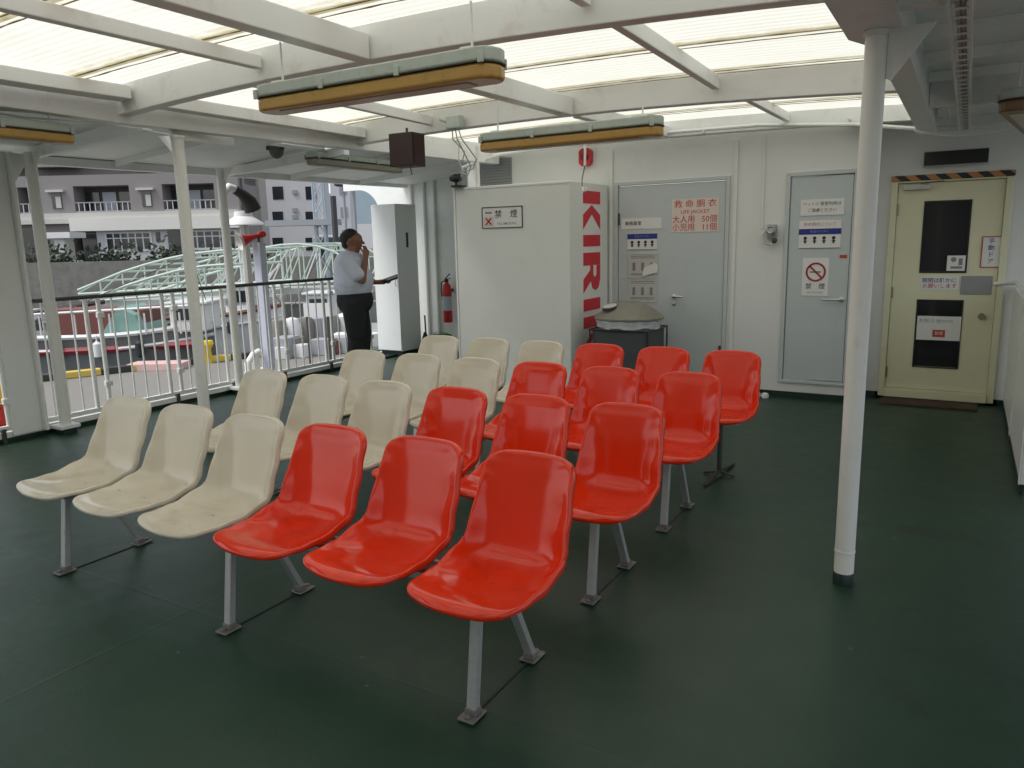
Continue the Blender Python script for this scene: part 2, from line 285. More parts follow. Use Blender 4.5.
class MB:
    def __init__(s, frame=None): s.bm = bmesh.new(); s.frame = frame
    def _t(s, vs):
        if s.frame:
            for v in vs: v.co = s.frame @ v.co
    def box(s, x0, x1, y0, y1, z0, z1, rot=None):
        vs = [s.bm.verts.new((x, y, z)) for x in (x0, x1) for y in (y0, y1) for z in (z0, z1)]
        for f in ((0, 1, 3, 2), (4, 6, 7, 5), (0, 4, 5, 1), (2, 3, 7, 6), (0, 2, 6, 4), (1, 5, 7, 3)): s.bm.faces.new([vs[i] for i in f])
        if rot:
            for v in vs: v.co = rot @ v.co
        s._t(vs); return s
    def tube(s, pts, r, n=12, cap=True, closed=False):
        pts = [Vector(p) for p in pts]; N = len(pts)
        rr = r if isinstance(r, (list, tuple)) else [r]*N
        rings = []; up = None
        for i, p in enumerate(pts):
            if closed: t = (pts[(i+1) % N]-pts[i-1])
            else: t = pts[min(i+1, N-1)]-pts[max(i-1, 0)]
            t.normalize()
            if up is None:
                up = Vector((0, 0, 1)) if abs(t.z) < .9 else Vector((0, 1, 0))
            a = t.cross(up); a.normalize(); b = a.cross(t); up = b
            rings.append([s.bm.verts.new(p + (a*math.cos(2*math.pi*k/n) + b*math.sin(2*math.pi*k/n))*rr[i]) for k in range(n)])
        M = N if closed else N-1
        for i in range(M):
            A, B = rings[i], rings[(i+1) % N]
            for k in range(n): s.bm.faces.new((A[k], A[(k+1) % n], B[(k+1) % n], B[k]))
        if cap and not closed: s.bm.faces.new(rings[0][::-1]); s.bm.faces.new(rings[-1])
        s._t([v for q in rings for v in q]); return s
    def lathe(s, prof, c=(0, 0, 0), axis='Z', n=24, sx=1, sy=1):
        rings = []
        for r, z in prof:
            ring = []
            for k in range(n):
                a = 2*math.pi*k/n; x, y = r*math.cos(a)*sx, r*math.sin(a)*sy
                p = (x, y, z) if axis == 'Z' else ((x, z, y) if axis == 'Y' else (z, x, y))
                ring.append(s.bm.verts.new(Vector(c)+Vector(p)))
            rings.append(ring)
        for A, B in zip(rings, rings[1:]):
            for k in range(n): s.bm.faces.new((A[k], A[(k+1) % n], B[(k+1) % n], B[k]))
        s.bm.faces.new(rings[0][::-1]); s.bm.faces.new(rings[-1])
        s._t([v for q in rings for v in q]); return s
    def prism(s, poly, axis, a, b):
        def P(u, v, w): return {'X': (w, u, v), 'Y': (u, w, v), 'Z': (u, v, w)}[axis]
        A = [s.bm.verts.new(P(u, v, a)) for u, v in poly]; B = [s.bm.verts.new(P(u, v, b)) for u, v in poly]
        n = len(poly)
        for k in range(n): s.bm.faces.new((A[k], A[(k+1) % n], B[(k+1) % n], B[k]))
        s.bm.faces.new(A[::-1]); s.bm.faces.new(B)
        s._t(A+B); return s
    def sweep(s, path, w, h, up=(0, 0, 1)):
        """rectangular bar along a polyline: path gives the bottom centre line"""
        path = [Vector(p) for p in path]; rings = []
        for i, p in enumerate(path):
            t = (path[min(i+1, len(path)-1)]-path[max(i-1, 0)]).normalized(); u = Vector(up); a = t.cross(u).normalized()
            rings.append([s.bm.verts.new(p + a*q[0]*w/2 + u*q[1]*h) for q in ((-1, 0), (1, 0), (1, 1), (-1, 1))])
        for A, B in zip(rings, rings[1:]):
            for k in range(4): s.bm.faces.new((A[k], A[(k+1) % 4], B[(k+1) % 4], B[k]))
        s.bm.faces.new(rings[0][::-1]); s.bm.faces.new(rings[-1])
        s._t([v for q in rings for v in q]); return s
    def build(s, name, m, parent=None, bevel=0, smooth=False, seg=2):
        bmesh.ops.recalc_face_normals(s.bm, faces=s.bm.faces[:])
        me = bpy.data.meshes.new(name); s.bm.to_mesh(me); s.bm.free()
        o = bpy.data.objects.new(name, me); col.objects.link(o); me.materials.append(m)
        if parent is not None:
            me.transform(wmat(parent).inverted()); o.parent = parent
        else:
            c = Vector((0, 0, 0))
            if len(me.vertices):
                xs = [v.co for v in me.vertices]
                c = Vector(((min(v.x for v in xs)+max(v.x for v in xs))/2, (min(v.y for v in xs)+max(v.y for v in xs))/2, min(v.z for v in xs)))
            me.transform(Matrix.Translation(-c)); o.location = c
        if smooth:
            for p in me.polygons: p.use_smooth = True
            try: me.set_sharp_from_angle(angle=R(40))
            except Exception: pass
        if bevel:
            bv = o.modifiers.new('bevel', 'BEVEL'); bv.width = bevel; bv.segments = seg; bv.limit_method = 'ANGLE'
            if not smooth:
                bv.harden_normals = False
        return o

def text(s, size, m, parent, loc, name='lettering', facing='-Y', bold=0., align='CENTER', sx=1., rotz=None):
    cu = bpy.data.curves.new('t', 'FONT'); cu.body = s; cu.size = size; cu.align_x = align; cu.align_y = 'CENTER'
    cu.offset = bold*.25; cu.resolution_u = 2
    t = bpy.data.objects.new('t', cu); me = bpy.data.meshes.new_from_object(t)
    bpy.data.objects.remove(t); bpy.data.curves.remove(cu)
    me.name = name
    Mx = Matrix.Scale(sx, 4, (1, 0, 0))
    rot = Matrix.Rotation(math.pi/2, 4, 'X')
    if facing == '+X': rot = Matrix.Rotation(math.pi/2, 4, 'Z') @ rot
    me.transform(Matrix.Translation(loc) @ rot @ Mx)
    me.materials.clear(); me.materials.append(m)
    o = bpy.data.objects.new(name, me); col.objects.link(o)
    if parent is not None: me.transform(wmat(parent).inverted()); o.parent = parent
    return o
def copy_tree(o, parent=None):
    c = o.copy(); col.objects.link(c); c.parent = parent
    for ch in list(o.children): copy_tree(ch, c)
    return c

# ================================================================== DECK
tag(MB().box(-7.08, 1.95, -7, 9.0, -.12, 0).box(-7.75, -7.08, 8.6, 9.0, -.12, 0).build('deck_floor', floor_m), kind='structure')
hull = MB().box(-7.12, -7.081, -7, 9.3, -2.6, .045).box(-7.4, 2, -7, 12, -2.7, -.125)
tag(hull.build('ship_side', white), 'white steel side of the ferry under the deck edge', 'ship hull')

# ================================================================== CANOPY ROOF
roof = thing('deck_canopy', 'white steel deck canopy with beams and yellowed translucent roof sheets above the seats', 'canopy', (-2.7, 3.3, 2.4))
def camber(x): return .075*(1-((x+2.9)/2.4)**2)
def crossbeam(y, zb, w=.09, h=.19):
    xs = [-5.08+i*(4.68/12) for i in range(13)]
    MB().sweep([(x, y, zb+camber(x)) for x in xs], w, h).build('cross_beam', beamp, roof, bevel=.006)
for y, zb in ((3.34, 2.435), (5.34, 2.385), (1.2, 2.45), (-.9, 2.45), (-2.6, 2.45)): crossbeam(y, zb)
# roof beam beside the wall
MB().sweep([(x, 7.40, 2.46+camber(x)*.6) for x in (-5.0, -4, -3, -2, -1.2, -.4)], .10, .16).build('wall_beam', ceilp, roof, bevel=.005)
# long girders
def longbeam(name, pts, w, h, m=beamp): MB().sweep(pts, w, h).build(name, m, roof, bevel=.006)
longbeam('long_beam', [(-2.83, -2.6, 2.505), (-2.83, 3.28, 2.505)], .10, .13)
longbeam('long_beam', [(-2.84, 3.40, 2.50), (-2.62, 5.28, 2.45)], .10, .13)
longbeam('long_beam', [(-2.60, 5.40, 2.45), (-2.58, 7.34, 2.50)], .07, .10)
longbeam('purlin', [(-3.62, -2.6, 2.565), (-3.62, 3.28, 2.565)], .06, .075)
longbeam('purlin', [(-3.95, 3.40, 2.545), (-3.88, 5.28, 2.50)], .05, .075)
longbeam('purlin', [(-1.53, -2.6, 2.56), (-1.53, 3.28, 2.56)], .05, .075)
longbeam('purlin', [(-1.53, 3.40, 2.55), (-1.52, 5.28, 2.51)], .05, .085)
longbeam('purlin', [(-1.50, 5.40, 2.53), (-1.47, 7.34, 2.54)], .05, .075)
longbeam('side_girder', [(-5.16, -2.6, 2.42), (-5.14, 2.8, 2.42), (-5.08, 3.3, 2.40), (-4.74, 5.3, 2.375), (-4.62, 7.5, 2.40)], .10, .20)
longbeam('ledge_girder', [(-4.96, -2.6, 2.535), (-4.96, 2.8, 2.535), (-4.90, 3.28, 2.53)], .16, .085)
longbeam('ledge_girder', [(-4.88, 3.40, 2.51), (-4.62, 5.28, 2.46)], .12, .085)
longbeam('side_girder', [(-.36, -2.6, 2.35), (-.36, 7.5, 2.35)], .13, .24, ceilp)
# corrugated translucent sheets, corrugations run across the ship
def sheet(y0, y1, dz):
    bm = bmesh.new(); pitch = .063; n = max(2, int((y1-y0)/pitch*6)); xs = [-5.05+i*(4.66/16) for i in range(17)]
    rows = []
    for j in range(n+1):
        y = y0+(y1-y0)*j/n
        rows.append([bm.verts.new((x, y, 2.625+camber(x)*.8-(.045 if y > 5 else .045*max(0, (y-3.4)/1.6))+dz+.0028*math.sin(2*math.pi*y/pitch))) for x in xs])
    for a, b in zip(rows, rows[1:]):
        for i in range(16): bm.faces.new((a[i], a[i+1], b[i+1], b[i]))
    mb = MB(); mb.bm.free(); mb.bm = bm
    o = mb.build('roof_sheet', sheet_m, roof)
    c = Vector((-2.7, (y0+y1)/2, 2.6))-roof.location          # origin at the middle of the sheet
    o.data.transform(Matrix.Translation(-c)); o.location = c
seams = [-2.7, -1.9, -1.1, -.3, .5, 1.3, 2.11, 2.95, 3.7, 4.45, 5.18, 5.93, 6.68, 7.5]
for a, b in zip(seams, seams[1:]): sheet(a, b+.07, 0 if seams.index(a) % 2 else .012)
# grimy timber battens lying where the sheets lap
for i, y in enumerate(seams[1:-1]):
    xs = [-5.0+k*.46 for k in range(11)]
    for off, wd in ((-.006, .020), (.075, .013)):
        mb = MB(); prev = None
        for k in range(61):
            x = -5.0+4.6*k/60; z = 2.606+camber(x)*.8-(.045 if y > 5 else .045*max(0, (y-3.4)/1.6)); h_ = wd*(.15+random.random()**1.6)*.5
            c_ = y+off+random.uniform(-.003, .003)
            cur = [mb.bm.verts.new(q) for q in ((x, c_-h_, z), (x, c_+h_, z), (x, c_+h_, z+.004), (x, c_-h_, z+.004))]
            if prev:
                for q in range(4): mb.bm.faces.new((prev[q], prev[(q+1) % 4], cur[(q+1) % 4], cur[q]))
            prev = cur
        mb.build('lap_batten', seam_dirt, roof)
# painted solid ceilings on both sides
MB().prism([(-7.15, 2.375), (-5.19, 2.53), (-5.19, 2.56), (-7.15, 2.405)], 'Y', -2.7, 9.0).box(-5.19, -4.55, 7.5, 9.0, 2.53, 2.56).build('ceiling_panel', ceilp, roof)
MB().box(-.29, 1.5, -2.7, 8.0, 2.53, 2.56).build('ceiling_panel', ceilp, roof)
MB().box(-.98, -.291, 7.43, 8.0, 2.532, 2.562).build('ceiling_panel', ceilp, roof)
for y in [k*.62-2.4 for k in range(17)]:
    if y < 7.4:
        MB().box(-.29, 1.45, y, y+.012, 2.47, 2.529).build('ceiling_rib', ceilp, roof)
for y in (-2, -.9, .2, 1.3, 2.4, 4.5, 6.7, 7.9):
    MB().prism([(-7.0, 2.33), (-5.2, 2.475), (-5.2, 2.528), (-7.0, 2.386)], 'Y', y, y+.012).build('ceiling_rib', ceilp, roof)
MB().sweep([(-7.05, -2.6, 2.30), (-7.05, 3.9, 2.30), (-7.05, 8.95, 2.34)], .07, .075).build('edge_beam', white, roof, bevel=.006)
for y in (1.4, 3.62, 5.72):
    MB().sweep([(-7.0, y, 2.31), (-6.5, y, 2.325), (-5.2, y, 2.40)], .07, .09).build('side_cross_beam', ceilp, roof, bevel=.005)
for y in (1.2, 3.34, 6.0):
    MB().sweep([(-.29, y, 2.36), (1.45, y, 2.36)], .08, .16).build('side_cross_beam', ceilp, roof, bevel=.005)
MB().box(-.24, -.2, 6.05, 7.4, 2.42, 2.53).build('ceiling_rib', ceilp, roof)
# gusset and head plate of the right pillar
MB().prism([(-.49, 1.0), (-.28, 1.0), (-.28, 3.62), (-.41, 3.82), (-.49, 3.60)], 'Z', 2.335, 2.349).build('head_plate', beamp, roof, bevel=.003)
MB().prism([(-.33, 2.335), (-.33, 2.15), (-.31, 2.14), (-.165, 2.335)], 'Y', 3.49, 3.502).build('gusset', beamp, roof)
MB().prism([(3.56, 2.335), (3.56, 2.2), (3.75, 2.335)], 'X', -.386, -.374).build('gusset', beamp, roof)
MB().prism([(-5.05, 2.36), (-5.05, 2.24), (-5.2, 2.37)], 'Y', 3.70, 3.71).build('gusset', beamp, roof)
MB().box(-4.86, -4.72, 4.45, 4.90, 2.345, 2.355).box(-5.06, -5.03, 3.70, 4.25, 2.335, 2.44).build('patch_plate', white, roof, bevel=.003)

# ================================================================== PILLARS
def pillar(x, y, r, ztop, label, foot=True, m=poleP, zb=0, collar=False):
    t = thing('support_pillar', label, 'pillar', (x, y, 0), 'round steel pillars holding the canopy')
    z0 = .055 if foot else .0
    MB().lathe([(r, z0), (r, ztop)], (x, y, 0), n=28).build('shaft', m, t, smooth=True)
    if foot: MB().lathe([(r*1.06, 0), (r*1.06, .05), (r*1.0, .056)], (x, y, 0), n=28).build('foot', greenkick, t, smooth=True)
    MB().lathe([(r*1.18, ztop-.02), (r*1.18, ztop)], (x, y, 0), n=28).build('collar', m, t, smooth=True)
    if collar: MB().lathe([(r*1.03, .15), (r*1.05, .155), (r*1.03, .16)], (x, y, 0), n=28).build('weld_ring', m, t, smooth=True)
    return t
pillar(-.372, 3.5, .042, 2.334, 'thick cream painted pillar on the right, standing before the pale grey and cream doors', collar=True)
pillar(-4.99, 3.71, .043, 2.355, 'cream pillar standing behind the left end of the front cream seats')
def rail_pillar(x, y, r, label, zt=2.35):
    t = thing('support_pillar', label, 'pillar', (x, y, 0), 'round steel pillars holding the canopy')
    MB().lathe([(r, .06), (r, zt)], (x, y, 0), n=24).build('shaft', poleP, t, smooth=True)
    MB().box(x-.085, x+.085, y-.085, y+.085, .045, .08).build('base_plate', white, t, bevel=.008)
    MB().box(x-.06, x+.06, y-.06, y+.06, 0, .045).build('foot', greenkick, t)
    MB().prism([(x+r, zt), (x+r, zt-.14), (x+r+.14, zt)], 'Y', y-.004, y+.004).build('bracket', poleP, t)
    return t
rail_pillar(-6.63, 3.53, .046, 'white pillar against the side railing, second upright from the left')
rail_pillar(-6.66, 5.42, .044, 'white pillar against the side railing just left of the red horn speaker')
t = thing('web_column', 'wide flat white steel column at the far left of the railing', 'column', (-6.69, 3.2, 0))
MB().box(-6.745, -6.72, 3.15, 3.385, .05, 2.345).build('web_plate', white, t, bevel=.003)
MB().box(-6.80, -6.665, 3.386, 3.412, .05, 2.345).build('flange', white, t, bevel=.004)
MB().prism([(3.413, 2.345), (3.413, 2.12), (3.43, 2.10), (3.60, 2.345)], 'X', -6.74, -6.725).build('bracket', white, t)

# ================================================================== SIDE RAILING
rail = thing('side_railing', 'white barred steel railing with dark top rail along the open left side', 'railing', (-6.75, 3, 0))
XR = -6.75
for ya_, yb_ in ((-6, 3.149), (3.413, 7.6)): MB().tube([(XR, ya_, 1.145), (XR, yb_, 1.145)], .019, 10).build('top_rail', mat('dark_handrail', (.05, .045, .045), .4), rail, smooth=True)
for ya_, yb_ in ((-6, 3.149), (3.413, 7.6)): MB().box(XR-.02, XR+.02, ya_, yb_, .115, .14).build('bottom_rail', white, rail, bevel=.004)
MB().box(XR-.045, XR+.0, -6, 7.6, .035, .085).build('kick_bar', white, rail, bevel=.004)
MB().box(XR-.20, XR-.02, -6, 8.9, .0, .03).build('rail_gap_shade', greenkick, rail)  # dark strip painting the black shadow gap below the kick bar
posts = [-2.3, -1.5, -.7, .1, .9, 1.7, 2.5, 3.02, 3.90, 4.66, 5.36, 6.08, 6.84, 7.55]
for i, y in enumerate(posts):
    for dy in (0, .12):
        MB().tube([(XR, y+dy, .13), (XR, y+dy, 1.13)], .020, 10).build('post', white, rail, smooth=True)
    st = MB().box(XR-.02, XR+.02, y+.05, y+.08, .0, .118).build('stanchion_foot', iron, rail)
    for z in (.32, .95):
        MB().box(XR-.012, XR+.028, y+.09, y+.155, z, z+.05).build('clamp', white, rail, bevel=.006)
for a, b in zip(posts, posts[1:]):
    k = round((b-a-.12)/.125)
    for j in range(1, k):
        y = a+.12+(b-a-.12)*j/k
        if a < 1.5 or 3.14 < y < 3.42: continue
        MB().tube([(XR, y, .13), (XR, y, 1.13)], .0085, 8).build('baluster', white, rail, smooth=True)

# ================================================================== DECKHOUSE WALL AND DOORS
WY = 7.58
house = thing('deckhouse', 'white deckhouse wall with two grey doors and one cream door', 'deckhouse', (-2, WY, 0))
wall = MB()
def panel(x0, x1, z0, z1): wall.box(x0, x1, WY, WY+.06, z0, z1)
panel(-5.0, -3.19, .055, 2.6); panel(-3.19, -2.04, 2.10, 2.6); panel(-2.04, -1.47, .055, 2.6)
panel(-1.47, -.90, 2.09, 2.6); panel(-1.47, -.90, .055, .165); panel(-.90, -.83, .055, 2.6)
wall.box(-.89, -.83, WY+.061, 7.93, .055, 2.6)                       # return to the recess
wall.box(-.89, -.64, 7.931, 7.99, .055, 2.6).box(-.64, .30, 7.931, 7.99, 2.04, 2.6).box(.30, 1.95, 7.931, 7.99, .055, 2.6)
wall.box(-5.06, -5.0, WY, 9.0, .055, 2.6)
wall.build('wall', wallp, house)
MB().box(-5.0, -.832, WY-.012, WY+.05, 0, .054).box(-.90, -.835, WY+.051, 7.92, 0, .054).box(-.89, -.66, 7.915, 7.98, 0, .054).box(.33, 1.9, 7.915, 7.98, 0, .054).build('wall_base', greenkick, house)
for x in (-1.985, -3.275): MB().box(x, x+.04, WY-.018, WY-.001, .06, 2.45).build('stiffener', wallp, house, bevel=.005)
def grey_door(x0, x1, z0, z1, handle_side, hz, label):
    fr = MB().box(x0-.025, x0+.012, WY-.022, WY+.05, z0-.02, z1+.025).box(x1-.012, x1+.025, WY-.022, WY+.05, z0-.02, z1+.025)
    fr.box(x0+.012, x1-.012, WY-.022, WY+.05, z1-.012, z1+.025).box(x0+.012, x1-.012, WY-.022, WY+.05, z0-.02, z0+.012)
    f = fr.build('door_frame', framegrey, house, bevel=.004)
    d = MB().box(x0+.018, x1-.018, WY-.004, WY+.04, z0+.018, z1-.018).build('door', doorgrey, house, bevel=.004); d['label'] = label
    return d
d1 = grey_door(-3.19, -2.04, .07, 2.10, 1, .96, 'wide grey door behind the bin')
hx = -2.56
MB().lathe([(.026, 0), (.026, -.012), (.012, -.016), (.012, -.05)], (hx, WY-.004, .96), 'Y', 16).tube([(hx, WY-.05, .96), (hx+.11, WY-.05, .955)], .010, 10).build('handle', chrome, d1, smooth=True)
MB().lathe([(.02, 0), (.02, -.01), (.006, -.012)], (hx, WY-.004, .88), 'Y', 14).build('lock', chrome, d1, smooth=True)
for z in (1.75, .4): MB().tube([(-3.165, WY-.012, z-.06), (-3.165, WY-.012, z+.06)], .010, 8).build('hinge', iron, d1, smooth=True)
MB().tube([(-2.075, WY-.012, .36), (-2.075, WY-.012, .47)], .012, 8).build('bolt', iron, d1, smooth=True)
d2 = grey_door(-1.47, -.90, .165, 2.09, 1, .95, 'narrow grey door behind the thick pillar')
MB().lathe([(.024, 0), (.024, -.012), (.012, -.016), (.012, -.05)], (-.965, WY-.004, .955), 'Y', 16).tube([(-.965, WY-.05, .955), (-1.13, WY-.05, .955)], .010, 10).build('handle', chrome, d2, smooth=True)
MB().box(-1.0, -.94, WY-.008, WY-.004, 1.33, 1.36).build('lock_label', redink, d2)
# cream door in the recess
DY = 7.93
MB().box(-.64, -.585, DY-.03, DY+.055, .02, 2.04).box(.245, .30, DY-.03, DY+.055, .02, 2.04).box(-.585, .245, DY-.03, DY+.055, 1.985, 2.04).box(-.585, .245, DY-.05, DY+.055, .02, .10).build('door_frame', cream_door, house, bevel=.005)
dm = MB(); x0, x1, z0, z1 = -.582, .242, .104, 1.981
wx0, wx1 = -.36, .0
for a, b, c, e in ((x0, wx0, z0, z1), (wx1, x1, z0, z1), (wx0, wx1, 1.81, z1), (wx0, wx1, .93, 1.19), (wx0, wx1, z0, .32)): dm.box(a, b, DY, DY+.04, c, e)
d3 = dm.build('door', cream_door, house); d3['label'] = 'cream yellow door with two windows'
gl = bpy.data.materials.new('dark_glazing'); gl.use_nodes = True; gb = gl.node_tree.nodes['Principled BSDF']
gb.inputs['Base Color'].default_value = (.03, .032, .035, 1); gb.inputs['Roughness'].default_value = .06; gb.inputs['Transmission Weight'].default_value = .55
for c, e in ((1.19, 1.81), (.32, .93)):
    MB().box(wx0, wx1, DY+.012, DY+.018, c, e).build('window_pane', gl, d3)
    MB().box(wx0-.006, wx0+.008, DY-.006, DY-.001, c, e).box(wx1-.008, wx1+.006, DY-.006, DY-.001, c, e).box(wx0-.006, wx1+.006, DY-.006, DY-.001, e, e+.01).box(wx0-.006, wx1+.006, DY-.006, DY-.001, c-.01, c).build('window_trim', black, d3)
MB().box(-.03, .21, DY-.008, DY-.001, .99, 1.155).build('push_plate', mat('scuffed_steel', (.34, .35, .36), .4, metal=.7, var=.1), d3, bevel=.004)
MB().lathe([(.028, 0), (.028, -.012), (.013, -.018), (.018, -.04), (.026, -.055), (.02, -.068)], (.15, DY, .80), 'Y', 18).build('door_knob', brassm, d3, smooth=True)
MB().box(-.54, -.33, DY-.05, DY-.001, 1.92, 1.97).build('door_closer', mat('closer_silver', (.5, .5, .47), .35, metal=.5), d3, bevel=.006)
MB().sweep([(-.40, DY-.06, 1.972), (-.22, DY-.1, 1.98)], .02, .008).build('closer_arm', iron, d3)
for z in (.25, 1.0, 1.75): MB().tube([(-.578, DY-.012, z-.05), (-.578, DY-.012, z+.05)], .010, 8).build('hinge', brassm, d3, smooth=True)
MB().box(-.64, .30, DY-.035, DY-.031, 2.0, 2.04).box(-.645, .305, DY-.045, DY-.036, 2.005, 2.05).build('hazard_strip', hazard, house)
# room seen through the door glass: dim passage
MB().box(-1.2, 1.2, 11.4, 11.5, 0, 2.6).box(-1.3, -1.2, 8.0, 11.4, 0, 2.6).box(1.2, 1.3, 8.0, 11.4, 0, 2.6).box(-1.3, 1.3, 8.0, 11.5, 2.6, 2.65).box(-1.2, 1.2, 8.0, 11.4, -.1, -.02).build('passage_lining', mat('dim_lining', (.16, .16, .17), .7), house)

# alcove wall at the left end of the deckhouse, with its rounded opening
alc = thing('alcove_bulkhead', 'ribbed pale grey bulkhead at the back left, behind the locker', 'bulkhead', (-6, 9, 0))
poly = [(-5.06, .0), (-5.06, 2.53), (-8.3, 2.53), (-8.3, 2.36)]
for k in range(11):
    a = math.pi/2*k/10; poly.append((-8.0+.40*math.sin(a), 1.96+.40*math.cos(a)))
poly += [(-7.60, 1.9), (-7.60, 0)]
MB().prism(poly, 'Y', 9.0, 9.05).build('plate', ceilp, alc)
for x in (-6.98, -6.76, -6.58, -6.20, -5.86, -5.55, -5.3):
    MB().tube([(x, 8.975, 0.05), (x, 8.975, 2.5)], .022, 8).build('rib', ceilp, alc, smooth=True)

# ================================================================== THINGS ON THE WALL
def sign(name, x0, x1, z0, z1, y, label, m=paper, group=None, t=.004, cat='sign', frame=None):
    o = thing(name, label, cat, ((x0+x1)/2, y, z0), group)
    MB().box(x0, x1, y-t, y-.0005, z0, z1).build('board', m, o)
    if frame:
        b = .008
        MB().box(x0-b, x0, y-t-.004, y-.0005, z0-b, z1+b).box(x1, x1+b, y-t-.004, y-.0005, z0-b, z1+b).box(x0, x1, y-t-.004, y-.0005, z1, z1+b).box(x0, x1, y-t-.004, y-.0005, z0-b, z0).build('frame', frame, o)
    return o
SY = WY-.0055
# life-jacket notice
s = sign('notice_board', -2.595, -2.118, 1.60, 1.925, SY, 'notice with four lines of red writing on the wide grey door', pinkpaper)
ty = SY-.0052
text('救 命 胴 衣', .078, redink, s, (-2.357, ty, 1.872), bold=.0012, sx=1.15)
text('LIFE JACKET', .050, redink, s, (-2.357, ty, 1.797), sx=1.1)
text('大人用', .078, redink, s, (-2.47, ty, 1.722), bold=.0012); text('50個', .078, redink, s, (-2.21, ty, 1.722), bold=.0012)
text('小児用', .078, redink, s, (-2.47, ty, 1.644), bold=.0012); text('11個', .078, redink, s, (-2.21, ty, 1.644), bold=.0012)
s = sign('name_label', -3.14, -2.70, 1.645, 1.755, SY, 'narrow white label with one short black line on the wide grey door')
text('乗務員室', .046, blackink, s, (-3.10, ty, 1.70), align='LEFT', bold=.0012)
def pict_sign(x0, x1, z0, z1, label, header=None):
    s = sign('pictogram_sign', x0, x1, z0, z1, SY, label, group='blue barred safety signs on the grey doors')
    W = x1-x0; Hh = z1-z0
    top = z1 if not header else z1-.075
    MB().box(x0, x1, ty-.001, ty+.0005, top-.052, top).build('blue_band', blueink, s)
    text('安全のために', .028, mat('pale_blue_ink', (.25, .28, .5), .5), s, ((x0+x1)/2, ty-.003, top-.026))
    for i in range(4):
        cx = x0+W*(.16+.225*i); mz = top-.085
        b = MB().lathe([(.0005, 0), (.016, -.0002), (.016, -.0012), (.0005, -.0014)], (cx, ty+.0005, mz), 'Y', 12)
        b.box(cx-.008, cx+.008, ty-.001, ty+.0005, mz-.048, mz-.017).box(cx-.017, cx+.017, ty-.0012, ty+.0005, mz-.030, mz-.022)
        b.build('pictogram', blackink, s)
    MB().box(x0+.005, x1-.005, ty-.001, ty+.0005, z0+.002, z0+.006).build('rule', blackink, s)
    if header: text(header, .036, mat('faded_red_ink', (.55, .22, .18), .6), s, ((x0+x1)/2, ty, z1-.037), bold=.0006)
    return s
pict_sign(-3.07, -2.745, 1.43, 1.595, 'white sign with a blue bar and four small black figures on the wide grey door')
def sheet_sign(x0, x1, z0, z1, label, n):
    s = sign('instruction_sheet', x0, x1, z0, z1, SY, label, mat('faded_paper', (.50, .51, .48), .5), group='pale instruction sheets below the blue barred sign', frame=framegrey)
    for k in range(n):
        cx = x0+(x1-x0)*(.2+.6*k/(n-1)); cz = (z0+z1)/2-.01
        MB().lathe([(.0005, 0), (.018, -.0003), (.018, -.001), (.0005, -.0015)], (cx, SY-.0042, cz+.028), 'Y', 12).box(cx-.016, cx+.016, SY-.0055, SY-.0042, cz-.04, cz+.014).build('figure', greyink, s)
    for q in (z1-.022, z1-.04, z0+.02, z0+.033): MB().box(x0+.03, x1-.03, SY-.005, SY-.0041, q, q+.007).build('text_line', greyink, s)
    return s
sheet_sign(-3.06, -2.74, 1.15, 1.385, 'pale instruction sheet with a torn curling corner on the wide grey door', 3)
sheet_sign(-3.06, -2.74, .90, 1.125, 'pale instruction sheet just above the bin lid, lower of the two sheets', 3)
p = bpy.data.objects['instruction_sheet']
MB().prism([(-2.90, 1.16), (-2.735, 1.20), (-2.725, 1.27), (-2.76, 1.30), (-2.88, 1.25)], 'Y', SY-.02, SY-.016).build('curled_corner', paper, p)
# door 2 notices
s = sign('pet_notice', -1.36, -.985, 1.72, 1.865, SY, 'white notice with two lines of writing at the top of the narrow grey door')
text('ペットの', .036, redink, s, (-1.27, ty, 1.822)); text('客室利用は', .036, blackink, s, (-1.10, ty, 1.822)); text('ご遠慮ください', .036, blackink, s, (-1.172, ty, 1.765))
pict_sign(-1.365, -1.0, 1.42, 1.675, 'white sign with red heading, blue bar and four small figures on the narrow grey door', header='救命胴衣について')
s = sign('no_smoking_sign', -1.318, -1.085, .985, 1.335, SY, 'portrait no smoking sign with a red ring on the narrow grey door', frame=None)
cx, cz = -1.20, 1.205
ring = MB(); ring.tube([(cx+.080*math.cos(a), ty, cz+.080*math.sin(a)) for a in [2*math.pi*k/28 for k in range(28)]], .0085, 6, closed=True)
ring.box(-.078, .078, -.002, .002, -.008, .008, rot=Matrix.Translation((cx, ty, cz)) @ Matrix.Rotation(R(45), 4, 'Y')).build('red_ring', mat('dark_red_ink', (.35, .01, .02), .5), s)
MB().box(cx-.05, cx+.045, ty-.001, ty+.001, cz-.008, cz+.008).build('cigarette', greyink, s)
text('禁　煙', .058, blackink, s, (-1.20, ty, 1.07), bold=.001); text('NO SMOKING', .022, greyink, s, (-1.20, ty, 1.015))
